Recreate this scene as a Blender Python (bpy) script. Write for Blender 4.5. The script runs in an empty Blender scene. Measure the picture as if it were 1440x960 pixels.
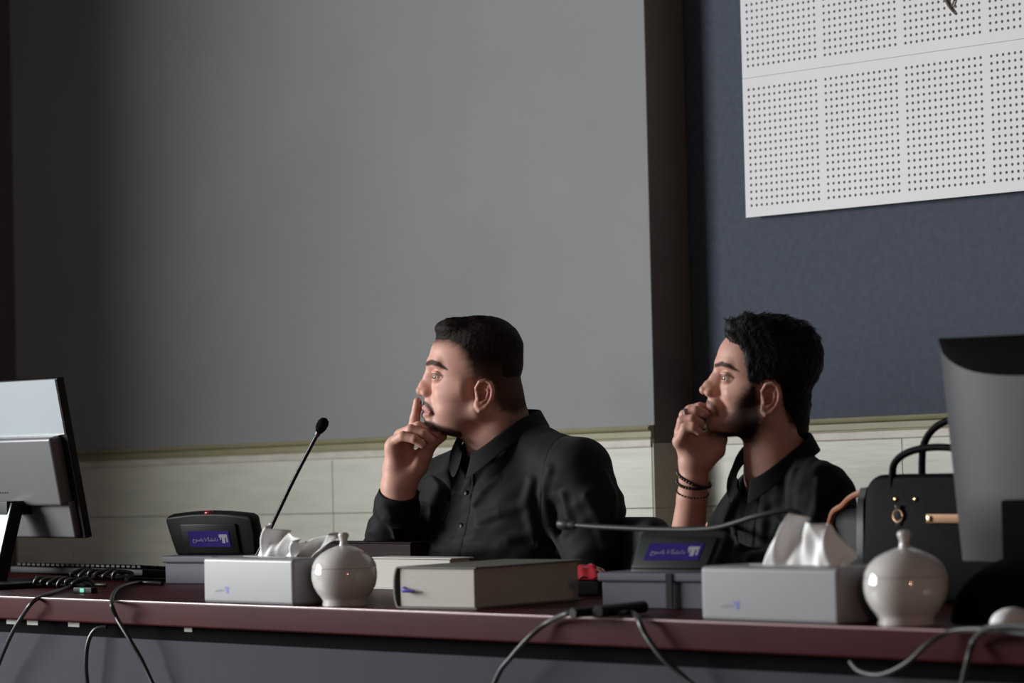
import bpy, bmesh, math, random
import numpy as np
from mathutils import Vector, Matrix

random.seed(7)
np.random.seed(7)
scn = bpy.context.scene
COL = scn.collection

# ------------------------------------------------------------ camera, light, exposure
FPX = 4200.0                       # focal length in pixels of the 1440 px wide frame
ALPHA = math.radians(46.8)         # heading of the camera against the wall normal
PITCH = math.atan(151 / FPX)
ROLL = math.atan(0.0232)
CAMZ = 1.017
cam_rot = (Matrix.Rotation(ALPHA, 4, 'Z') @ Matrix.Rotation(math.pi / 2 + PITCH, 4, 'X')
           @ Matrix.Rotation(-ROLL, 4, 'Z'))
cd = bpy.data.cameras.new('camera')
cam = bpy.data.objects.new('camera', cd)
COL.objects.link(cam)
cam.matrix_world = Matrix.Translation((0, 0, CAMZ)) @ cam_rot
cd.sensor_width = 36.0
cd.lens = FPX / 1440 * 36.0
cd.clip_start = 0.05
cd.dof.use_dof = True
cd.dof.focus_distance = 6.05
cd.dof.aperture_fstop = 4.5
cd.dof.aperture_blades = 7
scn.camera = cam

scn.view_settings.view_transform = 'Standard'
scn.view_settings.look = 'None'
scn.view_settings.gamma = 1
scn.view_settings.use_curve_mapping = False
scn.view_settings.exposure = 0.0

w = bpy.data.worlds.new('world')
scn.world = w
w.use_nodes = True
w.node_tree.nodes['Background'].inputs[0].default_value = (0.5, 0.52, 0.6, 1)
w.node_tree.nodes['Background'].inputs[1].default_value = 0.0


def area(name, loc, target, sx, sy, power, color):
    ld = bpy.data.lights.new(name, 'AREA')
    ld.shape = 'RECTANGLE'
    ld.size, ld.size_y = sx, sy
    ld.energy = power
    ld.color = color
    o = bpy.data.objects.new(name, ld)
    COL.objects.link(o)
    o.location = loc
    d = Vector(target) - Vector(loc)
    o.rotation_euler = d.to_track_quat('-Z', 'Y').to_euler()
    return o


# the projected picture on the screen at the left end of the room lights everything
pl = area('projection_light', (-7.57, 0.65, 1.75), (0, 0.65, 1.75), 2.7, 1.6, 425, (0.97, 0.99, 1.0))
pl.data.spread = math.radians(168)
# dim warm light of the room behind the camera
area('warm_lamp', (0.8, 0.7, 1.30), (-3.6, 3.5, 0.9), 0.14, 0.14, 12.0, (1.0, 0.52, 0.33))
# weak cool ambient fill, added high behind the camera without a real source
area('room_fill', (0.5, -2.5, 2.9), (-4.5, 4.0, 1.0), 3.0, 1.5, 1.8, (0.85, 0.9, 1.0))

CAMM = cam.matrix_world.copy()


def pix(px, py, Z):
    return CAMM @ Vector(((px - 720) / FPX * Z, (480 - py) / FPX * Z, -Z))


def on_axis(px, py, axis, val):
    o = CAMM.translation
    d = pix(px, py, 1.0) - o
    t = (val - o[axis]) / d[axis]
    return o + d * t


def on_y(px, py, y):
    return on_axis(px, py, 1, y)


def on_z(px, py, z):
    return on_axis(px, py, 2, z)


# ------------------------------------------------------------ materials
def mat(name, color, rough=0.5, metal=0.0, noise=0.0, nscale=20.0, bump=0.0, bscale=200.0,
        sheen=0.0, coat=0.0, spec=0.5, emit=None, stretch=(1, 1, 1), attr=None, sss=0.0, color2=None):
    m = bpy.data.materials.new(name)
    m.use_nodes = True
    nt = m.node_tree
    b = nt.nodes['Principled BSDF']
    b.inputs['Roughness'].default_value = rough
    b.inputs['Metallic'].default_value = metal
    b.inputs['Specular IOR Level'].default_value = spec
    b.inputs['Sheen Weight'].default_value = sheen
    b.inputs['Coat Weight'].default_value = coat
    b.inputs['Coat Roughness'].default_value = 0.05
    c = (color[0], color[1], color[2], 1)
    b.inputs['Base Color'].default_value = c
    tc = nt.nodes.new('ShaderNodeTexCoord')
    mp = nt.nodes.new('ShaderNodeMapping')
    mp.inputs['Scale'].default_value = stretch
    nt.links.new(tc.outputs['Object'], mp.inputs[0])
    src = None
    if attr:
        a = nt.nodes.new('ShaderNodeAttribute')
        a.attribute_name = attr
        src = a.outputs['Color']
    n = nt.nodes.new('ShaderNodeTexNoise')
    n.inputs['Scale'].default_value = nscale
    n.inputs['Detail'].default_value = 5
    nt.links.new(mp.outputs[0], n.inputs['Vector'])
    mx = nt.nodes.new('ShaderNodeMix')
    mx.data_type = 'RGBA'
    if color2 is not None:
        rp = nt.nodes.new('ShaderNodeMapRange')
        rp.inputs[1].default_value = 0.35
        rp.inputs[2].default_value = 0.65
        nt.links.new(n.outputs[0], rp.inputs[0])
        nt.links.new(rp.outputs[0], mx.inputs[0])
        mx.inputs[6].default_value = c
        mx.inputs[7].default_value = (color2[0], color2[1], color2[2], 1)
    else:
        mx.blend_type = 'MULTIPLY'
        mx.inputs[0].default_value = 1.0
        mr = nt.nodes.new('ShaderNodeMapRange')
        mr.inputs[1].default_value = 0.25
        mr.inputs[2].default_value = 0.75
        mr.inputs[3].default_value = 1 - noise
        mr.inputs[4].default_value = 1 + noise
        nt.links.new(n.outputs[0], mr.inputs[0])
        if src is not None:
            nt.links.new(src, mx.inputs[6])
        else:
            mx.inputs[6].default_value = c
        nt.links.new(mr.outputs[0], mx.inputs[7])
    nt.links.new(mx.outputs[2], b.inputs['Base Color'])
    if bump > 0:
        n2 = nt.nodes.new('ShaderNodeTexNoise')
        n2.inputs['Scale'].default_value = bscale
        n2.inputs['Detail'].default_value = 4
        nt.links.new(mp.outputs[0], n2.inputs['Vector'])
        bp = nt.nodes.new('ShaderNodeBump')
        bp.inputs['Strength'].default_value = bump
        bp.inputs['Distance'].default_value = 0.002
        nt.links.new(n2.outputs[0], bp.inputs['Height'])
        nt.links.new(bp.outputs[0], b.inputs['Normal'])
    if sss > 0:
        b.inputs['Subsurface Weight'].default_value = sss
        b.inputs['Subsurface Radius'].default_value = (1.0, 0.35, 0.2)
        b.inputs['Subsurface Scale'].default_value = 0.006
    if emit:
        b.inputs['Emission Color'].default_value = (emit[0], emit[1], emit[2], 1)
        b.inputs['Emission Strength'].default_value = emit[3]
    return m


M = {}
M['wall_grey'] = mat('wall_grey', (0.262, 0.268, 0.272), 0.75, noise=0.05, nscale=3, bump=0.25, bscale=260, spec=0.3)
M['wall_blue'] = mat('wall_blue', (0.070, 0.083, 0.112), 0.8, noise=0.12, nscale=60, bump=0.4, bscale=300, spec=0.2)
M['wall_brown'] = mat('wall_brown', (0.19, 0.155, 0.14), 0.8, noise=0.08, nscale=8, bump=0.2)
M['wall_dark'] = mat('wall_dark', (0.12, 0.11, 0.11), 0.9, noise=0.08, nscale=5, bump=0.1)
M['floor'] = mat('floor', (0.10, 0.09, 0.085), 0.5, noise=0.15, nscale=6)
M['tile'] = mat('tile', (0.66, 0.655, 0.56), 0.45, noise=0.10, nscale=5, bump=0.25, bscale=14, stretch=(1, 1, 9))
M['grout'] = mat('grout', (0.38, 0.37, 0.31), 0.9)
M['rail_olive'] = mat('rail_olive', (0.29, 0.265, 0.155), 0.5, noise=0.12, nscale=14, stretch=(1, 1, 6))
M['rail_pale'] = mat('rail_pale', (0.62, 0.57, 0.49), 0.5, noise=0.18, nscale=16, stretch=(1, 1, 4))
M['board'] = mat('board', (0.67, 0.66, 0.67), 0.5, noise=0.03, nscale=5)
M['void'] = mat('void', (0.01, 0.01, 0.012), 0.9)
M['maroon'] = mat('maroon', (0.042, 0.0065, 0.0075), 0.4, noise=0.25, nscale=7, stretch=(0.6, 3, 3), spec=0.05)
M['highlight_pink'] = mat('highlight_pink', (0.42, 0.27, 0.27), 0.25, spec=0.5)
M['return_tile_shaded'] = mat('return_tile_shaded', (0.52, 0.44, 0.35), 0.6, noise=0.06)  # browner copy of the dado tile: dim light on the return put into its colour
M['table_grey'] = mat('table_grey', (0.058, 0.059, 0.068), 0.8, noise=0.05, nscale=10, bump=0.1, spec=0.03)
M['black_plastic'] = mat('black_plastic', (0.009, 0.009, 0.0095), 0.42, noise=0.1, spec=0.16)
M['black_matte'] = mat('black_matte', (0.004, 0.004, 0.0045), 0.9, noise=0.1, bump=0.1, spec=0.03)
M['cable'] = mat('cable', (0.018, 0.018, 0.018), 0.35)
M['cable_grey'] = mat('cable_grey', (0.045, 0.045, 0.045), 0.45, spec=0.3)
M['monitor_gloss'] = mat('monitor_gloss', (0.36, 0.40, 0.42), 0.18, noise=0.05, nscale=3, spec=0.6)
M['monitor_grey'] = mat('monitor_grey', (0.10, 0.10, 0.105), 0.35, noise=0.05, nscale=5, bump=0.05)
M['monitor_silver'] = mat('monitor_silver', (0.055, 0.055, 0.060), 0.5, noise=0.05, spec=0.25)
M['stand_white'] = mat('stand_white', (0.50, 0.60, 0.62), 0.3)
M['unit_grey'] = mat('unit_grey', (0.10, 0.10, 0.122), 0.5, noise=0.06, spec=0.2)
M['unit_dark'] = mat('unit_dark', (0.024, 0.028, 0.028), 0.45, noise=0.1, spec=0.2)
M['label_blue'] = mat('label_blue', (0.020, 0.012, 0.125), 0.5, spec=0.1)
M['label_ink'] = mat('label_ink', (0.26, 0.25, 0.29), 0.5, spec=0.1)
M['led_red'] = mat('led_red', (0.22, 0.01, 0.015), 0.25)
M['led_green'] = mat('led_green', (0.15, 0.6, 0.4), 0.3, emit=(0.2, 0.9, 0.5, 0.15))
M['carton'] = mat('carton', (0.245, 0.245, 0.255), 0.35, noise=0.02, spec=0.35)
M['print_blue'] = mat('print_blue', (0.06, 0.05, 0.35), 0.5)
M['print_grey'] = mat('print_grey', (0.33, 0.33, 0.36), 0.5)
M['tissue'] = mat('tissue', (0.82, 0.82, 0.81), 0.9, noise=0.03, bump=0.3, bscale=120)
M['china'] = mat('china', (0.62, 0.60, 0.58), 0.07, coat=0.5, noise=0.02)
M['paper'] = mat('paper', (0.50, 0.47, 0.43), 0.8, noise=0.10, nscale=4, stretch=(0.2, 0.2, 160), bump=0.3, bscale=4, spec=0.2)
M['paper_plain'] = mat('paper_plain', (0.50, 0.49, 0.46), 0.8, noise=0.03)
M['cover_green'] = mat('cover_green', (0.12, 0.125, 0.105), 0.5, noise=0.1)
M['cover_edge'] = mat('cover_edge', (0.03, 0.035, 0.03), 0.6)
M['maroon_cover'] = mat('maroon_cover', (0.012, 0.0025, 0.003), 0.5, spec=0.05)
M['foil_red'] = mat('foil_red', (0.50, 0.02, 0.035), 0.22, coat=0.6, noise=0.15)
M['leather'] = mat('leather', (0.0025, 0.0025, 0.003), 0.6, bump=0.2, bscale=150, spec=0.05)
M['patent'] = mat('patent', (0.02, 0.02, 0.022), 0.12, coat=1.0)
M['gold'] = mat('gold', (0.75, 0.50, 0.28), 0.25, metal=1.0)
M['silver'] = mat('silver', (0.75, 0.75, 0.75), 0.22, metal=1.0)
M['tan'] = mat('tan', (0.30, 0.12, 0.06), 0.5)
M['sticker'] = mat('sticker', (0.45, 0.45, 0.40), 0.6)
M['shirt_1'] = mat('shirt_1', (0.0125, 0.0125, 0.014), 0.7, sheen=0.03, noise=0.1, bump=0.15, bscale=700, spec=0.12)
M['shirt_2'] = mat('shirt_2', (0.009, 0.0095, 0.0095), 0.75, sheen=0.02, noise=0.12, bump=0.25, bscale=500, spec=0.10)
M['trousers'] = mat('trousers', (0.012, 0.012, 0.014), 0.8, noise=0.1)
M['shoe'] = mat('shoe', (0.01, 0.01, 0.01), 0.3)
M['chair_black'] = mat('chair_black', (0.008, 0.008, 0.009), 0.7, bump=0.1)
M['skin'] = mat('skin', (0.5, 0.3, 0.2), 0.5, attr='Col', noise=0.05, nscale=60, bump=0.12, bscale=420, sss=0.10, spec=0.25)
_nt = M['skin'].node_tree
_bw = _nt.nodes.new('ShaderNodeRGBToBW')
_mr = _nt.nodes.new('ShaderNodeMapRange')
_mr.inputs[1].default_value, _mr.inputs[2].default_value = 0.03, 0.25
_mr.inputs[3].default_value, _mr.inputs[4].default_value = 0.02, 0.30
_at = [n for n in _nt.nodes if n.type == 'ATTRIBUTE'][0]
_nt.links.new(_at.outputs['Color'], _bw.inputs[0])
_nt.links.new(_bw.outputs[0], _mr.inputs[0])
_nt.links.new(_mr.outputs[0], _nt.nodes['Principled BSDF'].inputs['Specular IOR Level'])
M['hair_1'] = mat('hair_1', (0.017, 0.012, 0.010), 0.7, noise=0.5, nscale=120, bump=0.4, bscale=300, stretch=(1, 1, 0.3), spec=0.12)
M['hair_2'] = mat('hair_2', (0.006, 0.0055, 0.005), 0.6, noise=0.4, nscale=120, bump=0.5, bscale=260, stretch=(1, 1, 0.25), spec=0.15)
M['eye_white'] = mat('eye_white', (0.62, 0.58, 0.52), 0.16, attr='Col', noise=0.02, coat=0.2)
M['bead'] = mat('bead', (0.015, 0.010, 0.008), 0.25)


# ------------------------------------------------------------ mesh helpers
def link(o, parent=None):
    COL.objects.link(o)
    if parent is not None:
        o.parent = parent
        o.matrix_parent_inverse = Matrix.Identity(4)
    return o


def empty(name, loc, rz=0.0, label=None, cat=None, group=None):
    o = bpy.data.objects.new(name, None)
    o.empty_display_size = 0.05
    o.location = loc
    o.rotation_euler = (0, 0, rz)
    link(o)
    tag(o, label, cat, group)
    bpy.context.view_layer.update()
    return o


def tag(o, label=None, cat=None, group=None, kind=None):
    if label:
        o['label'] = label
    if cat:
        o['category'] = cat
    if group:
        o['group'] = group
    if kind:
        o['kind'] = kind
    return o


class MB:
    """collects shapes into one mesh"""

    def __init__(s):
        s.bm = bmesh.new()
        s.wn = False

    def box(s, c, d, rot=None, bev=0.0, seg=2):
        bm2 = bmesh.new()
        bmesh.ops.create_cube(bm2, size=1.0)
        bmesh.ops.scale(bm2, vec=d, verts=bm2.verts)
        if bev > 0:
            s.wn = True
            bmesh.ops.bevel(bm2, geom=bm2.edges[:], offset=bev, segments=seg, profile=0.5, affect='EDGES')
        m = Matrix.Translation(c) @ (rot.to_4x4() if rot else Matrix.Identity(4))
        bmesh.ops.transform(bm2, matrix=m, verts=bm2.verts)
        s.merge(bm2)
        return s

    def merge(s, bm2):
        me = bpy.data.meshes.new('tmp')
        bm2.to_mesh(me)
        bm2.free()
        s.bm.from_mesh(me)
        bpy.data.meshes.remove(me)

    def poly(s, verts, faces):
        vs = [s.bm.verts.new(v) for v in verts]
        for f in faces:
            try:
                s.bm.faces.new([vs[i] for i in f])
            except ValueError:
                pass
        return s

    def prism(s, pts, a, b, axis=1):
        """2D outline pts (u,v), extruded from a to b along axis"""
        def mk(u, v, t):
            return {0: (t, u, v), 1: (u, t, v), 2: (u, v, t)}[axis]
        n = len(pts)
        vs = [mk(u, v, a) for u, v in pts] + [mk(u, v, b) for u, v in pts]
        fs = [tuple(range(n)), tuple(range(2 * n - 1, n - 1, -1))]
        fs += [(i, (i + 1) % n, n + (i + 1) % n, n + i) for i in range(n)]
        s.poly(vs, fs)
        return s

    def lathe(s, prof, seg=40, c=(0, 0, 0), m=None):
        """profile of (r, z)"""
        vs, fs = [], []
        n = len(prof)
        for i in range(seg):
            a = 2 * math.pi * i / seg
            for r, z in prof:
                v = Vector((r * math.cos(a), r * math.sin(a), z))
                if m:
                    v = m @ v
                vs.append((v.x + c[0], v.y + c[1], v.z + c[2]))
        for i in range(seg):
            j = (i + 1) % seg
            for k in range(n - 1):
                fs.append((i * n + k, j * n + k, j * n + k + 1, i * n + k + 1))
        s.poly(vs, fs)
        return s

    def tube(s, pts, r, sides=10, smooth_n=0, cap=True):
        pts = [Vector(p) for p in pts]
        rr = r if isinstance(r, (list, tuple)) else [r] * len(pts)
        if smooth_n:
            P, R = [], []
            n = len(pts)
            for i in range(n - 1):
                p0, p1 = pts[max(i - 1, 0)], pts[i]
                p2, p3 = pts[i + 1], pts[min(i + 2, n - 1)]
                for k in range(smooth_n):
                    t = k / smooth_n
                    P.append(0.5 * ((2 * p1) + (p2 - p0) * t + (2 * p0 - 5 * p1 + 4 * p2 - p3) * t * t
                                    + (3 * p1 - p0 - 3 * p2 + p3) * t ** 3))
                    R.append(rr[i] * (1 - t) + rr[i + 1] * t)
            P.append(pts[-1])
            R.append(rr[-1])
            pts, rr = P, R
        vs, fs = [], []
        t0 = (pts[1] - pts[0]).normalized()
        nrm = t0.orthogonal().normalized()
        n = len(pts)
        for i, p in enumerate(pts):
            t = (pts[min(i + 1, n - 1)] - pts[max(i - 1, 0)]).normalized()
            nrm = (nrm - t * nrm.dot(t)).normalized()
            b = t.cross(nrm)
            for k in range(sides):
                a = 2 * math.pi * k / sides
                vs.append(p + (nrm * math.cos(a) + b * math.sin(a)) * rr[i])
        for i in range(n - 1):
            for k in range(sides):
                k2 = (k + 1) % sides
                fs.append((i * sides + k, i * sides + k2, (i + 1) * sides + k2, (i + 1) * sides + k))
        if cap:
            fs.append(tuple(range(sides - 1, -1, -1)))
            fs.append(tuple((n - 1) * sides + k for k in range(sides)))
        s.poly(vs, fs)
        return s

    def sphere(s, c, r, u=20, v=12, scale=(1, 1, 1)):
        bm2 = bmesh.new()
        bmesh.ops.create_uvsphere(bm2, u_segments=u, v_segments=v, radius=r)
        bmesh.ops.scale(bm2, vec=scale, verts=bm2.verts)
        bmesh.ops.translate(bm2, vec=c, verts=bm2.verts)
        s.merge(bm2)
        return s

    def torus(s, c, R, r, m=None, seg=28, sides=8, arc=(0, 2 * math.pi)):
        pts = []
        full = abs(arc[1] - arc[0] - 2 * math.pi) < 1e-6
        for i in range(seg + 1):
            a = arc[0] + (arc[1] - arc[0]) * i / seg
            v = Vector((R * math.cos(a), R * math.sin(a), 0))
            if m:
                v = m @ v
            pts.append(v + Vector(c))
        s.tube(pts, r, sides, cap=not full)
        return s

    def build(s, name, material, parent=None, smooth=True, angle=40):
        bmesh.ops.recalc_face_normals(s.bm, faces=s.bm.faces[:])
        me = bpy.data.meshes.new(name)
        s.bm.to_mesh(me)
        s.bm.free()
        me.materials.append(material)
        if smooth:
            me.shade_smooth()
            me.set_sharp_from_angle(angle=math.radians(angle))
        o = bpy.data.objects.new(name, me)
        link(o, parent)
        if s.wn and smooth:
            wm = o.modifiers.new('weighted_normal', 'WEIGHTED_NORMAL')
            wm.keep_sharp = True
        return o


def text_mesh(name, body, size, material, parent, loc, rot, extrude=0.0002, width=None, height=None, align='CENTER'):
    cu = bpy.data.curves.new(name, 'FONT')
    cu.body = body
    cu.size = size
    cu.extrude = extrude
    cu.align_x = align
    cu.align_y = 'CENTER'
    o = bpy.data.objects.new(name, cu)
    COL.objects.link(o)
    bpy.context.view_layer.update()
    dg = bpy.context.evaluated_depsgraph_get()
    me = bpy.data.meshes.new_from_object(o.evaluated_get(dg))
    bpy.data.objects.remove(o)
    if len(me.vertices) == 0:
        return None
    co = np.zeros(len(me.vertices) * 3)
    me.vertices.foreach_get('co', co)
    co = co.reshape(-1, 3)
    mn, mxx = co.min(0), co.max(0)
    if width:
        co[:, 0] = (co[:, 0] - (mn[0] + mxx[0]) / 2) * width / (mxx[0] - mn[0])
    if height:
        co[:, 1] = (co[:, 1] - (mn[1] + mxx[1]) / 2) * height / (mxx[1] - mn[1])
    me.vertices.foreach_set('co', co.ravel())
    me.materials.clear()
    me.materials.append(material)
    o = bpy.data.objects.new(name, me)
    link(o, parent)
    o.location = loc
    o.rotation_euler = rot
    return o
# ------------------------------------------------------------ the room
WY, STEP, WX = 5.10, 0.13, -7.63      # face of the grey wall, its step back to the blue wall, left wall
XS = -4.945                           # where the grey wall ends
WL, WR = -4.945, 2.2
H = 3.3


def struct(name, mb, m, parent=None, smooth=False):
    o = mb.build(name, m, parent, smooth=smooth)
    if parent is None:
        o['kind'] = 'structure'
    return o


struct('floor', MB().box(((WX + WR) / 2, 1.0, -0.05), (WR - WX + 0.4, 9.2, 0.1)), M['floor'])
struct('ceiling', MB().box(((WX + WR) / 2, 1.0, H + 0.05), (WR - WX + 0.4, 9.2, 0.1)), M['wall_dark'])
struct('wall_left', MB().box((WX - 0.05, 1.0, H / 2), (0.1, 9.0, H)), M['wall_dark'])
struct('wall_right', MB().box((WR + 0.05, 1.0, H / 2), (0.1, 9.0, H)), M['wall_dark'])
struct('wall_front', MB().box(((WX + WR) / 2, -3.35, H / 2), (WR - WX, 0.1, H)), M['wall_dark'])
back = struct('wall_back', MB().box(((WX + XS) / 2, WY + 0.14, H / 2), (XS - WX, 0.28, H)), M['wall_grey'])
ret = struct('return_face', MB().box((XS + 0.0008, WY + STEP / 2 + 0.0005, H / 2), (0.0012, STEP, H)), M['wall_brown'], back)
blue = struct('wall_back_recess', MB().box(((XS + WR) / 2 + 0.004, WY + STEP + 0.07, H / 2), (WR - XS - 0.008, 0.14, H)), M['wall_blue'])

# wood-look tiles of the dado: each its own piece
RAIL_B, RAIL_T = 1.000, 1.053
SHEARED = []


def lean(o):
    """the dado runs a little out of level: it climbs 1 cm per metre towards the right"""
    for v in o.data.vertices:
        v.co.z += 0.0105 * (v.co.x + 6.2)
    return o



def tiles(x0, x1, yface, joint0, parent, step=1.2):
    """planks 1.2 x 0.2 m on a plane facing -y"""
    k0 = math.floor((x0 - joint0) / step)
    x = joint0 + k0 * step
    gap = 0.0020
    while x < x1:
        a, b = max(x, x0), min(x + step, x1)
        for r in range(6):
            z1 = 0.856 + 0.2 - 0.2 * r
            z0 = max(z1 - 0.2, 0.0)
            z1 = min(z1, RAIL_B + 0.01)
            if b - a > 0.03 and z1 - z0 > 0.02:
                t = MB().box(((a + b) / 2, yface - 0.005 + random.uniform(-.0004, .0004), (z0 + z1) / 2),
                             (b - a - gap, 0.010, z1 - z0 - gap), bev=0.0007, seg=1)
                lean(t.build('tile', M['tile'], parent, smooth=False))
        x += step


MB().box(((WX + XS) / 2, WY - 0.001, 0.51), (XS - WX - 0.002, 0.002, 1.02)).build('grout', M['grout'], back, smooth=False)
MB().box(((XS + WR) / 2 + .02, WY + STEP - 0.001, 0.51), (WR - XS - 0.05, 0.002, 1.02)).build('grout', M['grout'], blue, smooth=False)
tiles(WX + 0.002, XS, WY, -6.13, back)
tiles(XS + 0.006, 0.5, WY + STEP, -4.29, blue)
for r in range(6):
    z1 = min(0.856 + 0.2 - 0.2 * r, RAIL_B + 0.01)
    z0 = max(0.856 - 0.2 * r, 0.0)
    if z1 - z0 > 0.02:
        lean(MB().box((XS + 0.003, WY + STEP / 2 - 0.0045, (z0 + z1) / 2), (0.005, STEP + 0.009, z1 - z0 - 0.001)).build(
            'tile', M['return_tile_shaded'], back, smooth=False))

# dado rail in two strips, going round the step
OL = [(0, 1.020), (0.015, 1.020), (0.015, 1.022), (0.012, 1.025), (0.012, 1.038), (0.020, 1.042), (0.022, 1.046), (0.018, 1.052), (0, 1.053)]
PA = [(0, 1.000), (0.012, 1.000), (0.014, 1.003), (0.014, 1.018), (0.012, 1.020), (0, 1.020)]


def rail(name, x0, x1, y, rad, prof, material):
    pts = [(y - a, z) for a, z in prof]
    mb = MB().prism([(a, z) for a, z in pts], x0, x1, axis=0)
    o = mb.build(name, material, None, smooth=False)
    o['kind'] = 'structure'
    return lean(o)


r1 = rail('trim_1', WX, XS, WY, 0, OL, M['rail_olive'])
r2 = rail('trim_2', WX, XS, WY, 0, PA, M['rail_pale'])
rail('trim_3', XS + 0.002, WR, WY + STEP, 0, OL, M['rail_olive'])
rail('trim_4', XS + 0.002, WR, WY + STEP, 0, PA, M['rail_pale'])

# ------------------------------------------------------------ perforated acoustic panel
PYF = WY + STEP - 0.035               # front face
c0 = on_y(1049, 306, PYF)
PX0, PZ0 = c0.x, c0.z
ap = empty('acoustic_panel', (PX0, PYF, PZ0), 0, 'white perforated acoustic panel fixed high on the dark blue wall', 'wall panel')
PIT, NC, NR = 0.016, 14, 18
LM, BM_, GAPX, GAPZ = 0.019, 0.027, 0.029, 0.055
NB = 5
PW = LM + NB * (13 * PIT + GAPX)
RH = BM_ + 17 * PIT + GAPZ / 2


def perforated(name, z_off, mirror, parent):
    """one board with real round holes: blocks of 14 x 18"""
    verts, faces = [], []
    hr = 0.0036
    xs = [0.0]
    cells = []
    marg = PIT / 2
    x = 0.0
    # column edges
    edges_x, holes_x = [0.0], []
    for b in range(NB):
        cx = LM + b * (13 * PIT + GAPX)
        edges_x.append(cx - marg)
        holes_x.append(False)
        for i in range(NC):
            edges_x.append(cx + i * PIT + marg)
            holes_x.append(True)
    edges_x.append(PW)
    holes_x.append(False)
    z0 = BM_ if not mirror else GAPZ / 2
    Hh = RH
    edges_z, holes_z = [0.0, z0 - marg], [False]
    for j in range(NR):
        edges_z.append(z0 + j * PIT + marg)
        holes_z.append(True)
    edges_z.append(Hh)
    holes_z.append(False)
    T = 0.012
    bm = bmesh.new()
    cache = {}

    def V(x, z, y=0.0):
        k = (round(x, 5), round(z, 5), round(y, 5))
        if k not in cache:
            cache[k] = bm.verts.new((x, y, z + z_off))
        return cache[k]
    for i, hx in enumerate(holes_x):
        for j, hz in enumerate(holes_z):
            x0_, x1_, za, zb = edges_x[i], edges_x[i + 1], edges_z[j], edges_z[j + 1]
            if x1_ - x0_ < 1e-6 or zb - za < 1e-6:
                continue
            if hx and hz:
                cx, cz = (x0_ + x1_) / 2, (za + zb) / 2
                ring = [V(cx + hr * math.cos(a), cz + hr * math.sin(a)) for a in [math.pi / 4 * q for q in range(8)]]
                ring2 = [V(cx + hr * math.cos(a), cz + hr * math.sin(a), T) for a in [math.pi / 4 * q for q in range(8)]]
                cor = [V(x1_, cz), V(x1_, zb), V(cx, zb), V(x0_, zb), V(x0_, cz), V(x0_, za), V(cx, za), V(x1_, za)]
                for q in range(8):
                    q2 = (q + 1) % 8
                    bm.faces.new([ring[q], cor[q], cor[q2], ring[q2]])
                    bm.faces.new([ring[q], ring[q2], ring2[q2], ring2[q]])
            else:
                bm.faces.new([V(x0_, za), V(x1_, za), V(x1_, zb), V(x0_, zb)])
    # rim
    for (a, b) in (((0, 0), (PW, 0)), ((PW, 0), (PW, Hh)), ((PW, Hh), (0, Hh)), ((0, Hh), (0, 0))):
        v = [bm.verts.new((a[0], 0, a[1] + z_off)), bm.verts.new((b[0], 0, b[1] + z_off)),
             bm.verts.new((b[0], T, b[1] + z_off)), bm.verts.new((a[0], T, a[1] + z_off))]
        bm.faces.new(v)
    me = bpy.data.meshes.new(name)
    bm.to_mesh(me)
    bm.free()
    me.materials.append(M['board'])
    o = bpy.data.objects.new(name, me)
    link(o, parent)
    return o


perforated('perforated_board', 0.0, False, ap)
perforated('perforated_board', RH + 0.0008, True, ap)
perforated('perforated_board', 2 * RH + 0.0016, False, ap)
MB().box((PW / 2, 0.0235, 1.5 * RH), (PW - 0.01, 0.022, 3 * RH - 0.01)).build('backing_box', M['void'], ap, smooth=False)

# a scrap of dry brown tape/creeper stuck to the panel top
sc = empty('hanging_scrap', on_y(1336, -6, PYF), 0, 'small dry brown scrap hanging on the white perforated panel', 'scrap')
q = lambda x, y: on_y(x, y, PYF - 0.004) - sc.location
MB().tube([q(1327, -8), q(1331, 2), q(1336, 11), q(1343, 20)], [.003, .0035, .003, .0012], 8, 3).tube(
    [q(1343, -8), q(1341, 3), q(1338, 10)], [.0015, .002, .0012], 8, 3).build('twig', mat('dry_brown', (0.16, 0.13, 0.09), 0.8, noise=.3, nscale=200), sc)

# ------------------------------------------------------------ the long table
TZ, TF, TB = 0.750, 3.30, 4.02
TX0, TX1 = -6.25, -0.9
tb = empty('conference_table', ((TX0 + TX1) / 2, TF, 0), 0, 'long dark red wooden conference table with a grey front panel', 'table')
L_ = TX1 - TX0
MB().box((0, (TB - TF) / 2, TZ - 0.0225), (L_, TB - TF, 0.045), bev=0.004, seg=3).build('table_top', M['maroon'], tb)
MB().box((0, 0.0010, TZ - 0.0008), (L_ - 0.01, 0.004, 0.0030), bev=0.0012, seg=2).build('edge_highlight', M['highlight_pink'], tb)  # pale pink strip added to draw the highlight along the front edge
MB().box((0, 0.045, TZ - 0.060), (L_ - 0.04, 0.03, 0.034)).build('apron', M['black_matte'], tb, smooth=False)  # black colour stands in for the shade under the overhanging top
MB().box((0, 0.030, 0.36), (L_ - 0.02, 0.02, 0.635)).build('front_panel', M['table_grey'], tb, smooth=False)
for sx in (-1, 1):
    MB().box((sx * (L_ / 2 - 0.03), 0.35, 0.35), (0.03, 0.62, 0.70)).build('side_panel', M['maroon'], tb, smooth=False)
for px in (17, 46, 104, 265):
    py = 872 + px * 0.042
    p = on_y(px, py, TF + 0.029)
    w_ = 0.024 if px > 200 else 0.038
    MB().box(p - tb.location, (w_, 0.002, 0.013), bev=0.0005, seg=1).build('sticker', M['sticker'], tb, smooth=False)
# ------------------------------------------------------------ things on the table
from mathutils import Euler


def rotz(a):
    return Matrix.Rotation(a, 3, 'Z')


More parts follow.
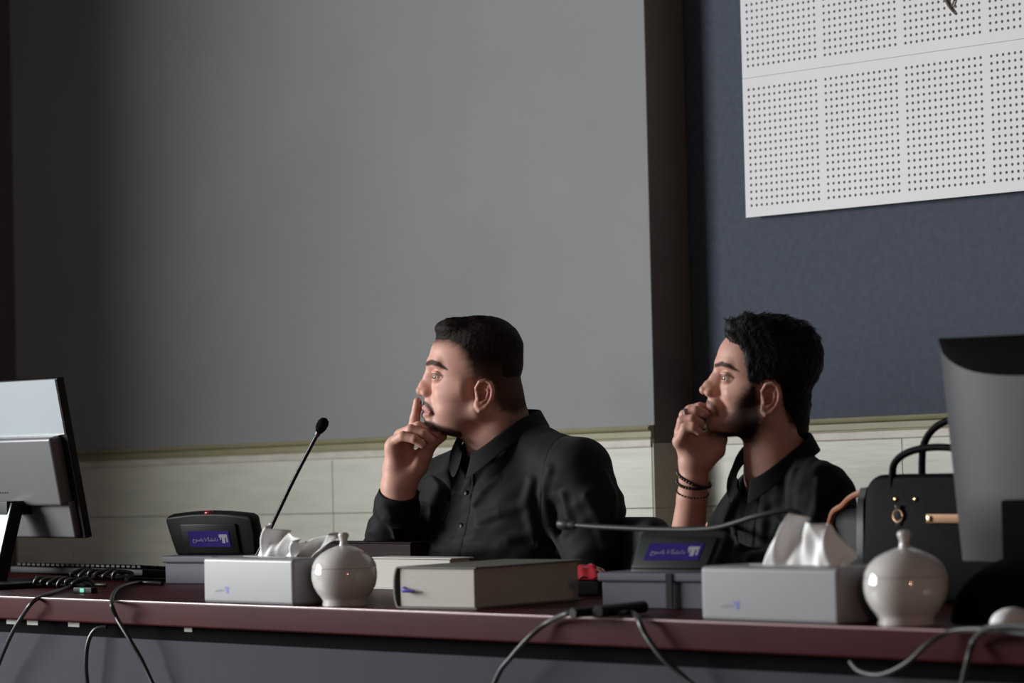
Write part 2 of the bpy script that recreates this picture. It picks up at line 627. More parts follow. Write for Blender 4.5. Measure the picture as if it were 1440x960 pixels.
# ---- tissue boxes
def tissue_box(xl, xr, label, tissue_pts, seed):
    """front face on the plane y = 3.315, spanning xl..xr"""
    Wd = xr - xl
    Hh, Dp = 0.083, 0.125
    t = empty('tissue_box', ((xl + xr) / 2, 3.312, TZ), 0, label, 'tissue box')
    hs = 0.05
    body = MB()
    body.box((0, Dp / 2, Hh / 2), (Wd, Dp, Hh), bev=0.007, seg=3)
    body.build('carton', M['carton'], t)
    # opening and its film lip
    slot = MB()
    pts = []
    for k in range(28):
        a = 2 * math.pi * k / 28
        pts.append((math.cos(a) * Wd * 0.33, Dp / 2 + math.sin(a) * 0.022))
    slot.prism(pts, Hh + 0.0001, Hh + 0.0009, axis=2)
    slot.build('opening', M['print_grey'], t, smooth=False)
    # printed emblem and line of writing
    ex = -Wd / 2 + Wd * 0.27
    ez = Hh * 0.30
    e = MB()
    for (a, b, c, d) in ((-.006, .001, .006, .006), (-.002, -.006, .005, .001)):
        e.box(((a + c) / 2 + ex, -0.0001, (b + d) / 2 + ez), (c - a, 0.0004, d - b))
    e.build('emblem', M['print_blue'], t, smooth=False)
    text_mesh('lettering', '\ufe9d\ufeed\ufeb3\ufe8e\ufef3 \ufe8e\ufee9\ufb95\ufeb8\ufee8\ufe8d\ufea9', 0.01, M['print_grey'], t,
              (ex - 0.021, -0.0004, ez - 0.002), (math.pi / 2, 0, 0), extrude=0.0001, width=0.026, height=0.007)
    return t


def tissue(parent, outline, origin, seed, thick=0.05):
    """a crumpled tissue: pulled-up sheet with folds. outline: list of (x, z_top) along the slot"""
    rnd = random.Random(seed)
    nu, nv = 46, 22
    vs, fs = [], []
    n = len(outline)
    ph = [rnd.uniform(0, 6.28) for _ in range(6)]
    for i in range(nu + 1):
        u = i / nu
        f = u * (n - 1)
        k = min(int(f), n - 2)
        tt = f - k
        xb = outline[k][0] * (1 - tt) + outline[k + 1][0] * tt
        xt = outline[k][1] * (1 - tt) + outline[k + 1][1] * tt
        zt = outline[k][2] * (1 - tt) + outline[k + 1][2] * tt
        for j in range(nv + 1):
            v = j / nv
            yy = (math.sin(u * 9 + ph[0] + v * 2.0) * 0.010 + math.sin(u * 19 + ph[1] - v * 3) * 0.006 * (0.4 + v)
                  + math.sin(u * 37 + ph[2] + v * 4) * 0.0022) * (0.5 + 0.9 * v)
            x = xb * (1 - v) + xt * v + math.sin(v * 3 + u * 11 + ph[3]) * 0.003 * v
            z = -0.012 + (zt + 0.012) * v
            vs.append((x, yy + origin[1], z + origin[2]))
    for i in range(nu):
        for j in range(nv):
            a = i * (nv + 1) + j
            fs.append((a, a + nv + 1, a + nv + 2, a + 1))
    mb = MB().poly(vs, fs)
    o = mb.build('tissue', M['tissue'], parent, angle=80)
    s = o.modifiers.new('thickness', 'SOLIDIFY')
    s.thickness = 0.0006
    return o


bl, br = on_y(286, 850, 3.312).x, on_y(413, 850, 3.312).x
t1 = tissue_box(bl, br, 'white tissue box on the table edge left of the sugar bowl, under the upright microphone', None, 1)


def slotx(px, t, y):
    return on_y(px, 785, y).x - t.location.x


Y1 = 3.312 + 0.062
sl = lambda px: slotx(px, t1, Y1)
zz = lambda px, py, y, t: on_y(px, py, y).z - TZ - 0.083
tissue(t1, [(sl(356), sl(378), zz(378, 735, Y1, t1)), (sl(368), sl(388), zz(388, 742, Y1, t1)), (sl(382), sl(404), zz(404, 749, Y1, t1)),
            (sl(398), sl(420), zz(420, 758, Y1, t1)), (sl(410), sl(436), zz(436, 764, Y1, t1))], (0, 0.062, 0.083), 3)
tissue(t1, [(sl(392), sl(412), zz(410, 770, Y1 + .01, t1)), (sl(404), sl(432), zz(430, 758, Y1 + .01, t1)), (sl(418), sl(464), zz(464, 748, Y1 + .01, t1)),
            (sl(426), sl(470), zz(470, 756, Y1 + .01, t1))], (0, 0.075, 0.083), 8)

bl2, br2 = on_y(986, 878, 3.312).x, on_y(1180, 878, 3.312).x
t2 = tissue_box(bl2, br2, 'white tissue box with a tall peaked tissue, in front of the younger man', None, 2)
sl = lambda px: slotx(px, t2, Y1)
tissue(t2, [(sl(1073), sl(1106), zz(1106, 724, Y1, t2)), (sl(1096), sl(1114), zz(1114, 722, Y1, t2)), (sl(1120), sl(1136), zz(1136, 733, Y1, t2)),
            (sl(1145), sl(1160), zz(1160, 736, Y1, t2)), (sl(1168), sl(1172), zz(1172, 736, Y1, t2)), (sl(1186), sl(1188), zz(1188, 785, Y1, t2))],
       (0, 0.062, 0.083), 5)


# ---- sugar bowls
def sugar_bowl(px, py, y, R, label):
    c = on_y(px, py, y)
    t = empty('sugar_bowl', (c.x, y, TZ), 0, label, 'bowl', 'round white china sugar bowls with knobbed lids')
    s = R / 0.06
    prof = [(0.0, 0.0), (0.040, 0.0), (0.041, 0.002), (0.0395, 0.009), (0.043, 0.015), (0.050, 0.024), (0.0565, 0.036), (0.0597, 0.049),
            (0.0598, 0.060), (0.0585, 0.068)]
    MB().lathe([(r * s, z * s) for r, z in prof] + [(0.0, 0.068 * s)], 64).build('bowl', M['china'], t, angle=60)
    lid = [(0.0, 0.0686), (0.0588, 0.0686), (0.0575, 0.0745), (0.0520, 0.0850), (0.0430, 0.0940), (0.031, 0.1010), (0.018, 0.1060), (0.010, 0.1085), (0.0, 0.109)]
    ld = MB().lathe([(r * s, z * s) for r, z in lid], 64).build('lid', M['china'], t, angle=60)
    kn = [(0.0, 0.107), (0.0085, 0.1075), (0.0072, 0.112), (0.0066, 0.116), (0.0078, 0.121), (0.0098, 0.1255), (0.0100, 0.1285), (0.0082, 0.1312),
          (0.004, 0.1325), (0.0, 0.1328)]
    MB().lathe([(r * s, z * s) for r, z in kn], 32).build('knob', M['china'], ld, angle=60)
    return t


sugar_bowl(485, 845, 3.368, 0.0580, 'round white china sugar bowl left of the thick book')
sugar_bowl(1275, 872, 3.375, 0.0615, 'round white china sugar bowl in front of the black handbag')


# ---- the thick book
def block(name, label, cat, cx, cy, z0, L, Wd, Hh, ang, cover, pages, cov_t=0.003, spine=True, ribbon=False):
    t = empty(name, (cx, cy, z0), ang, label, cat)
    pb = MB()
    pb.box((0, 0, Hh / 2), (Wd - 0.006, L - 0.008, Hh - 2 * cov_t), bev=0.001, seg=1)
    pb.build('page_block', pages, t, smooth=False)
    for z in (cov_t / 2, Hh - cov_t / 2):
        MB().box((0.002, 0, z), (Wd + 0.004, L, cov_t), bev=0.0008, seg=1).build('cover', cover, t)
    if spine:
        n = 10
        pts = []
        for k in range(n + 1):
            a = math.pi * k / n
            pts.append((-Wd / 2 - math.sin(a) * Hh * 0.14, Hh / 2 - math.cos(a) * Hh / 2))
        inner = [(x + cov_t, z * (1 - 0.02) + Hh * .01) for x, z in reversed(pts)]
        MB().prism(pts + inner, -L / 2, L / 2, axis=1).build('spine', cover, t)
    return t


A_, B_ = Vector((-3.865, 3.345)), Vector((-3.700, 3.375))
ang = math.radians(9)
W_, L2 = 0.168, 0.30
ctr = B_ + Vector((math.cos(ang), math.sin(ang))) * (-W_ / 2) + Vector((-math.sin(ang), math.cos(ang))) * (L2 / 2)
bk = block('thick_book', 'very thick hardback book with grey-green cover lying flat beside the sugar bowl', 'book', ctr.x, ctr.y, TZ, L2, W_, 0.071, ang,
           M['cover_green'], M['paper'])
MB().tube([(-W_ / 2 + 0.012, -L2 / 2 + 0.004, 0.034), (-W_ / 2 + 0.018, -L2 / 2 - 0.004, 0.031), (-W_ / 2 + 0.040, -L2 / 2 - 0.003, 0.030)],
          [0.0035, 0.0045, 0.002], 6, 4).build('ribbon', M['print_blue'], bk)
bk2 = block('white_booklet', 'white paper-bound stack lying behind the thick book', 'book',
            on_y(572, 790, 3.80).x, 3.835, TZ, 0.06, 0.23, 0.062, 0.02, M['paper_plain'], M['paper'], spine=False)
bk3 = block('maroon_book', 'dark maroon hardback book behind the sugar bowl, at the elbow of the heavier man', 'book',
            on_y(515, 790, 3.95).x, 3.950, TZ, 0.05, 0.33, 0.086, 0.0, M['maroon_cover'], M['maroon_cover'], spine=False)

# ---- red wrapper on a dark little case
p = on_y(822, 832, 3.78)
cs = empty('small_case', (p.x, 3.78, TZ), 0.5, 'small dark grey case under the red packet', 'case')
MB().box((0, 0, 0.015), (0.075, 0.05, 0.030), bev=0.006, seg=3).build('case_body', M['unit_dark'], cs)
p = on_y(828, 802, 3.78)
rp = empty('red_packet', (p.x, 3.78, TZ + 0.030), 0.4, 'shiny crumpled red packet between the thick book and microphone base', 'packet')
bm = bmesh.new()
bmesh.ops.create_grid(bm, x_segments=18, y_segments=12, size=0.5)
rr = random.Random(5)
gv = {}
for v in bm.verts:
    x, y = v.co.x, v.co.y
    e = max(0, 1 - (2 * abs(x)) ** 3) * max(0, 1 - (2 * abs(y)) ** 2)
    v.co = Vector((x * 0.070, y * 0.045, 0.004 + 0.022 * e + 0.0017 * math.sin(x * 17 + y * 9) + 0.0013 * math.sin(y * 21 - x * 14) + rr.uniform(-.0003, .0003)))
me_top = [v.co.copy() for v in bm.verts]
mb = MB()
mb.merge(bm)
mb.box((0, 0, 0.0015), (0.066, 0.041, 0.003))
mb.build('wrapper', M['foil_red'], rp, angle=30)


# ---- microphone units
def mic_unit(px, py, yc, yaw, tilt, label, led=True):
    c = on_y(px, py, yc)
    t = empty('microphone_unit', (c.x, yc, TZ), yaw, label, 'microphone')
    Wu, Du = 0.228, 0.150
    # base: lower body and overhanging lid
    MB().box((0, Du / 2, 0.022), (Wu - 0.010, Du - 0.012, 0.044), bev=0.003).build('base', M['unit_grey'], t)
    MB().box((0, Du / 2, 0.0515), (Wu, Du, 0.015), bev=0.0035, seg=3).build('base_lid', M['unit_grey'], t)
    MB().box((Wu * 0.13, -0.0002, 0.030), (0.012, 0.004, 0.056)).build('slot', M['void'], t, smooth=False)
    # tilted head with a rounded outline
    Wh, Hh, Th = (0.232 if led else 0.175), 0.088, 0.030
    hx = 0.0 if led else 0.004
    out = []
    top = [(-Wh / 2, Hh * 0.90), (-Wh * 0.46, Hh * 0.97), (-Wh * .2, Hh * 1.03), (0, Hh * 1.045), (Wh * .2, Hh * 1.03), (Wh * 0.45, Hh * 0.97), (Wh / 2, Hh * 0.90)]
    side_r = [(Wh * 0.505, Hh * .55), (Wh * 0.49, Hh * 0.2), (Wh * 0.475, 0.0)]
    out = [(-Wh * 0.44, 0.0), (-Wh * 0.465, Hh * 0.3), (-Wh * 0.49, Hh * 0.7)] + top + side_r
    out = list(reversed(out))
    bm = bmesh.new()
    fv = [bm.verts.new((x, 0, z)) for x, z in out]
    f = bm.faces.new(fv)
    r = bmesh.ops.extrude_face_region(bm, geom=[f])
    bmesh.ops.translate(bm, vec=(0, Th, 0), verts=[g for g in r['geom'] if isinstance(g, bmesh.types.BMVert)])
    bmesh.ops.recalc_face_normals(bm, faces=bm.faces[:])
    ed = [e for e in bm.edges if abs(e.calc_face_angle(0)) > 1.0]
    bmesh.ops.bevel(bm, geom=ed, offset=0.006, segments=3, profile=0.5, affect='EDGES')
    R = Matrix.Translation((hx, 0.035, 0.058)) @ Matrix.Rotation(tilt, 4, 'X')
    bmesh.ops.transform(bm, matrix=R, verts=bm.verts)
    m = MB()
    m.merge(bm)
    hd = m.build('head', M['black_plastic'] if led else M['unit_dark'], t, angle=50)

    def P(x, y, z):
        return R @ Vector((x, y, z))
    # raised frame round the label
    fr = MB()
    LW, LH, lz = 0.108, 0.034, Hh * 0.43
    bm = bmesh.new()
    bmesh.ops.create_cube(bm, size=1)
    bmesh.ops.scale(bm, vec=(LW + 0.040, 0.006, LH + 0.030), verts=bm.verts)
    bmesh.ops.bevel(bm, geom=bm.edges[:], offset=0.0025, segments=2, profile=0.5, affect='EDGES')
    bmesh.ops.translate(bm, vec=(0, -0.002, lz), verts=bm.verts)
    bmesh.ops.transform(bm, matrix=R, verts=bm.verts)
    fr.merge(bm)
    fr.build('label_frame', M['black_plastic'] if led else M['unit_dark'], hd)
    lb = MB()
    bm = bmesh.new()
    bmesh.ops.create_cube(bm, size=1)
    bmesh.ops.scale(bm, vec=(LW, 0.001, LH), verts=bm.verts)
    bmesh.ops.translate(bm, vec=(0, -0.0055, lz), verts=bm.verts)
    bmesh.ops.transform(bm, matrix=R, verts=bm.verts)
    lb.merge(bm)
    lb.build('label_plate', M['label_blue'], hd, smooth=False)
    # emblem: white block with a roof and two bars; line of writing to its left
    em = MB()
    ex = LW * 0.36
    for x0_, x1_, z0_, z1_ in ((-.012, .010, .003, .010), (-.005, .003, -.009, .003), (.006, .010, -.007, .004), (-.010, -.007, -.002, .003)):
        bm = bmesh.new()
        bmesh.ops.create_cube(bm, size=1)
        bmesh.ops.scale(bm, vec=(x1_ - x0_, 0.0005, z1_ - z0_), verts=bm.verts)
        bmesh.ops.translate(bm, vec=(ex + (x0_ + x1_) / 2, -0.0061, lz + (z0_ + z1_) / 2), verts=bm.verts)
        bmesh.ops.transform(bm, matrix=R, verts=bm.verts)
        em.merge(bm)
    em.build('emblem', M['label_ink'], hd, smooth=False)
    o = text_mesh('lettering', '\ufe9d\ufeee\ufeb3\ufe8e\ufef3 \ufe8e\ufee9\ufb95\ufeb8\ufee8\ufe8d\ufea9', 0.01, M['label_ink'], hd,
                  P(-LW * 0.10, -0.0063, lz - 0.002), (math.pi / 2 + tilt, 0, 0), extrude=0.0001, width=0.068, height=0.013)
    if led:
        MB().sphere(P(0, 0.008, Hh * 1.03), 0.008, scale=(1.5, 1, 0.7)).build('call_light', M['led_red'], hd)
    return t, P


u1, P1 = mic_unit(287, 822, 3.80, math.radians(14), math.radians(14), 'microphone unit with black upright head and blue label, by the left monitor')
u2, P2 = mic_unit(921, 858, 3.52, math.radians(10), math.radians(-38), 'microphone unit with laid-back head and blue label, between book and tissue box', led=False)


def gooseneck(parent, pts, r, head_r, material):
    inv = parent.matrix_world.inverted()
    pts = [inv @ Vector(p) for p in pts]
    g = MB().tube(pts, r, 10, 6).build('gooseneck', material, parent)
    d = (pts[-1] - pts[-2]).normalized()
    e = pts[-1]
    MB().tube([e - d * 0.004, e, e + d * 0.012], [r * 1.15, r * 1.5, r * 1.6], 14).build('collar', M['silver'] if material is M['cable'] else material, g)
    q = d.to_track_quat('Z', 'Y').to_matrix().to_4x4()
    m = MB()
    m.lathe([(0, 0), (head_r * 0.62, 0.0), (head_r * 0.85, 0.006), (head_r, 0.013), (head_r, 0.022), (head_r * 0.8, 0.029), (head_r * 0.4, 0.033), (0, 0.034)],
            20, c=tuple(e + d * 0.008), m=q)
    m.build('microphone_head', M['black_matte'] if material is M['cable'] else material, g, angle=60)
    return g


yg = 3.83
gooseneck(u1, [on_y(350, 800, yg), on_y(366, 772, yg), on_y(384, 735, yg), on_y(414, 672, yg), on_y(446, 611, yg)], 0.0042, 0.0115, M['cable'])
yg = 3.56
gooseneck(u2, [on_y(1030, 838, yg), on_y(1110, 820, yg + .02), on_y(1140, 765, yg + .03), on_y(1122, 721, yg + .02), on_y(1070, 724, yg), on_y(1005, 742, yg), on_y(930, 744, yg),
               on_y(850, 741, yg), on_y(808, 738, yg)], 0.0046, 0.0100, M['unit_dark'])

# ---- left monitor (seen from behind, tilted)
MT = math.radians(11)


def monitor_left():
    ym = 3.66
    c = on_y(120, 757, ym)
    Wm, Hm = 0.54, 0.345
    t = empty('monitor', (c.x - Wm / 2, ym, TZ), 0, 'flat monitor seen from behind at the left edge, glossy pale upper back', 'monitor')
    R = Matrix.Translation((0, 0, c.z - TZ)) @ Matrix.Rotation(MT, 4, 'X')

    def tb_(mb, c_, d_, bev):
        bm = bmesh.new()
        bmesh.ops.create_cube(bm, size=1)
        bmesh.ops.scale(bm, vec=d_, verts=bm.verts)
        if bev:
            bmesh.ops.bevel(bm, geom=bm.edges[:], offset=bev, segments=3, profile=0.5, affect='EDGES')
            mb.wn = True
        bmesh.ops.translate(bm, vec=c_, verts=bm.verts)
        bmesh.ops.transform(bm, matrix=R, verts=bm.verts)
        mb.merge(bm)
        return mb
    pn = tb_(MB(), (0, 0.010, Hm / 2), (Wm, 0.018, Hm), 0.002).build('bezel', M['black_plastic'], t)
    tb_(MB(), (0, 0.0195, Hm / 2 + .004), (Wm - 0.016, 0.0012, Hm - 0.03), 0).build('screen', M['void'], pn, smooth=False)
    # pale thin upper shell with a slightly curved lower border
    n = 14
    pts = [(-Wm / 2 + 0.002, Hm - 0.002), (Wm / 2 - 0.002, Hm - 0.002)]
    for k in range(n + 1):
        x = Wm / 2 - 0.002 - (Wm - 0.004) * k / n
        pts.append((x, Hm * 0.655 - 0.020 * (1 - (2 * x / Wm) ** 2) * 0.6))
    m = MB().prism(list(reversed(pts)), -0.004, 0.001, axis=1)
    bmesh.ops.transform(m.bm, matrix=R, verts=m.bm.verts)
    m.build('upper_shell', M['monitor_gloss'], pn, smooth=False)
    # bulging electronics box and the thinner foot of the panel
    tb_(MB(), (-0.005, -0.014, Hm * 0.435), (Wm - 0.03, 0.034, Hm * 0.43), 0.008).build('rear_housing', M['monitor_grey'], pn)
    tb_(MB(), (0.012, -0.004, Hm * 0.125), (Wm - 0.055, 0.020, Hm * 0.23), 0.006).build('lower_shell', M['monitor_grey'], pn)
    for i in range(5):
        for j in range(2):
            tb_(MB(), (-0.06 + i * 0.009 + (0.08 if j else 0), -0.0313, Hm * (0.56 - 0.25 * j)), (0.004, 0.001, 0.003), 0).build('vent_hole', M['void'], pn, smooth=False)
    # black neck, pale leaning strut, base
    MB().box((-0.14, -0.012, 0.105), (0.075, 0.022, 0.16), rot=Matrix.Rotation(math.radians(-3), 3, 'X'), bev=0.003).build('neck', M['black_plastic'], t)
    v = on_y(28, 707, ym - 0.06)
    xa, za = v.x - t.location.x, v.z - TZ
    pts = [(-0.078, za), (-0.048, za), (-0.098, 0.006), (-0.128, 0.006)]
    MB().prism(pts, xa - 0.055, xa, axis=0).build('leg', M['black_plastic'], t, smooth=False)
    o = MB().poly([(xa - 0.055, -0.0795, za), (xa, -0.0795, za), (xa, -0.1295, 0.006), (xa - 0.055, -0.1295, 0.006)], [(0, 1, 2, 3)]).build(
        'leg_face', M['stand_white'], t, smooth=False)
    MB().box((xa - 0.03, -0.045, za - 0.01), (0.05, 0.09, 0.03), bev=0.003).build('hinge', M['black_plastic'], t)
    so = o.modifiers.new('t', 'SOLIDIFY')
    so.thickness = 0.002
    MB().box((xa - 0.02, -0.10, 0.006), (0.30, 0.22, 0.012), bev=0.003).build('foot', M['black_plastic'], t)
    return t


mon1 = monitor_left()


# ---- right monitor (nearer, out of focus, rounded silver back)
def monitor_right():
    ym = 3.63
    c = on_y(1350, 792, ym)
    Wm, Hm = 0.50, 0.345
    t = empty('monitor', (c.x + Wm / 2 - 0.004, ym, TZ), 0, 'monitor with a rounded silver-grey back at the right edge of the picture', 'monitor')
    tilt = math.radians(7)
    R = Matrix.Translation((0, 0, c.z - TZ)) @ Matrix.Rotation(tilt, 4, 'X')
    # loft: rounded back shell, bulging towards the camera in the middle
    def shell(z0, z1, fz, name, material, par, nz=8, grow=0.0):
        nx = 26
        vs, fs = [], []
        for j in range(nz + 1):
            z = z0 + (z1 - z0) * j / nz
            for i in range(nx + 1):
                u = -1 + 2 * i / nx
                x = u * Wm / 2
                dep = 0.055 * (1 - abs(u) ** 3.0) ** 0.75 + grow
                top = fz(u, z)
                vs.append(R @ Vector((x, 0.012 - dep * top, z if top >= 0 else z)))
        for j in range(nz):
            for i in range(nx):
                a = j * (nx + 1) + i
                fs.append((a, a + 1, a + nx + 2, a + nx + 1))
        o = MB().poly(vs, fs).build(name, material, par, angle=60)
        return o
    fr = MB()
    bm = bmesh.new()
    bmesh.ops.create_cube(bm, size=1)
    bmesh.ops.scale(bm, vec=(Wm, 0.024, Hm), verts=bm.verts)
    bmesh.ops.bevel(bm, geom=bm.edges[:], offset=0.004, segments=2, profile=0.5, affect='EDGES')
    bmesh.ops.translate(bm, vec=(0, 0.022, Hm / 2), verts=bm.verts)
    bmesh.ops.transform(bm, matrix=R, verts=bm.verts)
    fr.merge(bm)
    fr.wn = True
    bz = fr.build('bezel', M['monitor_silver'], t)
    MB().poly([R @ Vector(v) for v in ((-Wm / 2 + .015, .0345, .02), (Wm / 2 - .015, .0345, .02), (Wm / 2 - .015, .0345, Hm - .015), (-Wm / 2 + .015, .0345, Hm - .015))],
              [(0, 1, 2, 3)]).build('screen', M['void'], bz, smooth=False)
    zb = Hm * 0.86
    shell(0.004, zb, lambda u, z: min(1.0, 0.35 + z / 0.10), 'rear_shell', M['monitor_silver'], bz)
    # black cap along the top whose lower border dips in the middle
    nx, nz = 26, 8
    vs, fs = [], []
    for j in range(nz + 1):
        v = j / nz
        for i in range(nx + 1):
            u = -1 + 2 * i / nx
            zlow = Hm - 0.004 - 0.052 * (1 - abs(u) ** 3.5) ** 0.8
            z = zlow + (Hm + 0.001 - zlow) * v
            dep = (0.055 * (1 - abs(u) ** 3.0) ** 0.75 + 0.002) * (1 - 0.75 * v ** 2.5)
            vs.append(R @ Vector((u * Wm / 2, 0.012 - dep, z)))
    for j in range(nz):
        for i in range(nx):
            a = j * (nx + 1) + i
            fs.append((a, a + 1, a + nx + 2, a + nx + 1))
    MB().poly(vs, fs).build('top_cap', M['black_matte'], bz, angle=60)
    # upper part of silver shell up to the cap
    vs, fs = [], []
    for j in range(3):
        v = j / 2
        for i in range(nx + 1):
            u = -1 + 2 * i / nx
            zlow = Hm - 0.004 - 0.052 * (1 - abs(u) ** 3.5) ** 0.8
            z = zb + (max(zlow, zb) + 0.002 - zb) * v
            dep = 0.055 * (1 - abs(u) ** 3.0) ** 0.75
            vs.append(R @ Vector((u * Wm / 2, 0.012 - dep, z)))
    for j in range(2):
        for i in range(nx):
            a = j * (nx + 1) + i
            fs.append((a, a + 1, a + nx + 2, a + nx + 1))
    MB().poly(vs, fs).build('rear_shell', M['monitor_silver'], bz, angle=60)
    # neck and domed foot
    xn = on_y(1470, 700, ym - 0.08).x - t.location.x
    zn = on_y(1405, 703, ym - 0.08).z - TZ
    xl = on_y(1406, 700, ym - 0.08).x - t.location.x
    MB().box((xl + 0.06, -0.055, zn / 2 + 0.01), (0.12, 0.05, zn - 0.02), bev=0.004).build('neck', M['black_matte'], t)
    pr = [(0.0, 0.100)] + [(0.135 * math.sin(a), 0.004 + 0.096 * math.cos(a)) for a in [math.pi / 2 * k / 12 for k in range(1, 13)]] + [(0.137, 0.0), (0, 0)]
    MB().lathe([(r, z) for r, z in pr], 48, c=(on_y(1465, 800, ym - 0.09).x - t.location.x, -0.085, 0)).build('foot', M['black_matte'], t, angle=60)
    return t


mon2 = monitor_right()

# ---- white mouse at the right
p = on_y(1408, 886, 3.36)
ms = empty('computer_mouse', (p.x, 3.385, TZ), math.radians(20), 'white computer mouse on the table edge below the right monitor', 'mouse')
mo = MB().sphere((0, 0, 0.006), 0.03, 28, 16, (0.95, 1.7, 0.75)).build('mouse_shell', M['tissue'], ms)
for v in mo.data.vertices:
    v.co.z = max(v.co.z, 0.003)
MB().box((0, 0.0, -0.002 + 0.004), (0.045, 0.085, 0.004), bev=0.0015).build('sole', M['unit_dark'], ms)

# ---- keyboard under the left monitor
kx0, kx1 = on_y(48, 815, 3.86).x, on_y(235, 822, 3.86).x
kb = empty('keyboard', ((kx0 + kx1) / 2, 3.87, TZ + 0.002), 0, 'black computer keyboard lying behind the left monitor foot', 'keyboard')
KL = kx1 - kx0
RX = Matrix.Rotation(math.radians(-5), 3, 'X')
MB().box((0, 0, 0.013), (KL, 0.15, 0.016), rot=RX, bev=0.004).build('keyboard_case', M['black_plastic'], kb)
key = MB().box((0, 0, 0), (0.0155, 0.0155, 0.008), bev=0.0018, seg=1).build('key', M['black_plastic'], kb)
ncol = int((KL - 0.02) / 0.019)
first = True
for r_ in range(6):
    for c_ in range(ncol):
        k = key if first else key.copy()
        if not first:
            COL.objects.link(k)
            k.parent = kb
        first = False
        y = -0.055 + r_ * 0.022
        k.location = (-KL / 2 + 0.019 + c_ * 0.019, y, 0.0255 - y * math.tan(math.radians(5)))
        k.rotation_euler = (math.radians(-5), 0, 0)

# green lamp dongle
p = on_y(120, 826, 3.45)
dg = empty('usb_dongle', (p.x, 3.45, TZ), 0.2, 'tiny black plug with a glowing green light below the left monitor', 'plug')
MB().box((0, 0, 0.006), (0.05, 0.018, 0.012), bev=0.002).build('plug_body', M['black_plastic'], dg)
MB().box((0.0, -0.0095, 0.006), (0.012, 0.002, 0.008), bev=0.0006, seg=1).build('indicator', M['led_green'], dg)


# ---- cables
def cable(name, pts, r, label, material=None, plug=None):
    if pts[-1][2] < 0.63:      # a hanging cable goes on down to the floor
        e = Vector(pts[-1])
        pts = list(pts) + [Vector((e.x, e.y - 0.005, e.z - 0.12)), Vector((e.x + 0.01, e.y - 0.01, 0.15)), Vector((e.x + 0.03, e.y - 0.05, 0.006)), Vector((e.x + 0.20, e.y - 0.10, 0.006))]
    base = Vector((pts[0][0], pts[0][1], pts[0][2]))
    t = empty(name, base, 0, label, 'cable')
    q_ = [Vector(p_) - base for p_ in pts]
    MB().tube(q_, r, 10, 8).build('cord', material or M['cable'], t)
    if plug:
        for a, b, rr_ in plug:
            MB().tube([Vector(a) - base, Vector(b) - base], rr_, 12).build('plug', M['black_plastic'], t)
    return t


F1 = TF - 0.012
ztop = TZ + 0.005


def Y(px, py, y):
    return on_y(px, py, y)


def T(px, py, dz=0.005):
    return on_z(px, py, TZ + dz)


cable('power_cable', [T(150, 822), T(110, 823), T(78, 832), Y(50, 843, F1), Y(30, 868, F1 - .01), Y(10, 905, F1 - .01), Y(-10, 960, F1), Y(-20, 1030, F1)], 0.0042,
      'black cable hanging over the table edge at the far left')
cable('data_cable', [Y(150, 881, TF + 0.012), Y(134, 885, TF - 0.0), Y(124, 903, TF - .006), Y(121, 935, TF - 0.006), Y(124, 975, TF), Y(130, 1060, TF)], 0.0042,
      'short black cable looping from under the table edge on the left')
cable('monitor_cable', [T(228, 820), T(195, 819), T(168, 826), Y(157, 844, F1), Y(164, 868, F1 - .01), Y(183, 900, F1 - .01), Y(206, 942, F1), Y(240, 1030, F1)], 0.0042,
      'black cable hanging over the table edge left of the tissue box')
cable('microphone_cable', [T(832, 858, .01), T(800, 862, .008), Y(772, 874, F1), Y(745, 895, F1 - .01), Y(718, 925, F1 - .012), Y(700, 950, F1 - .01), Y(680, 1010, F1)], 0.0044,
      'dark cable sagging from the black plugs, hanging below the thick book', M['cable_grey'],
      plug=[(T(805, 862, .009), T(845, 858, .010), .008), (T(840, 860, .011), T(905, 853, .012), .010)])
cable('extension_cable', [T(872, 863, .006), T(886, 861, .006), Y(897, 869, F1), Y(908, 893, F1 - .01), Y(932, 925, F1 - .01), Y(965, 955, F1), Y(1020, 1010, F1)], 0.0046,
      'dark cable hanging diagonally below the right microphone unit', M['cable'])
cable('grey_cable', [T(1450, 892), T(1412, 887), T(1372, 884), Y(1335, 888, F1), Y(1305, 905, F1 - .015), Y(1275, 932, F1 - .02), Y(1240, 948, F1 - .01), Y(1210, 944, F1 + .0),
                     Y(1196, 930, F1 + .008)], 0.0036, 'thin grey cable looping under the table edge at the right', M['cable_grey'])
cable('monitor_power_cable', [T(1460, 884, .024), T(1420, 879, .017), T(1388, 883, .009), Y(1370, 900, F1), Y(1362, 925, F1 - .01), Y(1353, 965, F1), Y(1345, 1030, F1)], 0.0042,
      'dark cable running down over the table edge under the right monitor', M['cable_grey'])
# tangle of black cables between keyboard and microphone unit
rr = random.Random(11)
for k, (lab) in enumerate(('black coiled cable lying beside the keyboard, nearest the table edge', 'black coiled cable lying beside the keyboard, farther back')):
    pts = []
    x0_, x1_ = on_z(150, 820, TZ).x, on_z(236, 820, TZ).x
    for i in range(22):
        a = i / 21
        pts.append((x0_ + (x1_ - x0_) * a * 1.25, 3.56 + 0.10 * k + 0.022 * math.sin(i * 1.9 + k), TZ + 0.012 + 0.009 * math.cos(i * 1.9 + k) + k * 0.012))
    cable('coiled_cable', pts, 0.0045, lab)


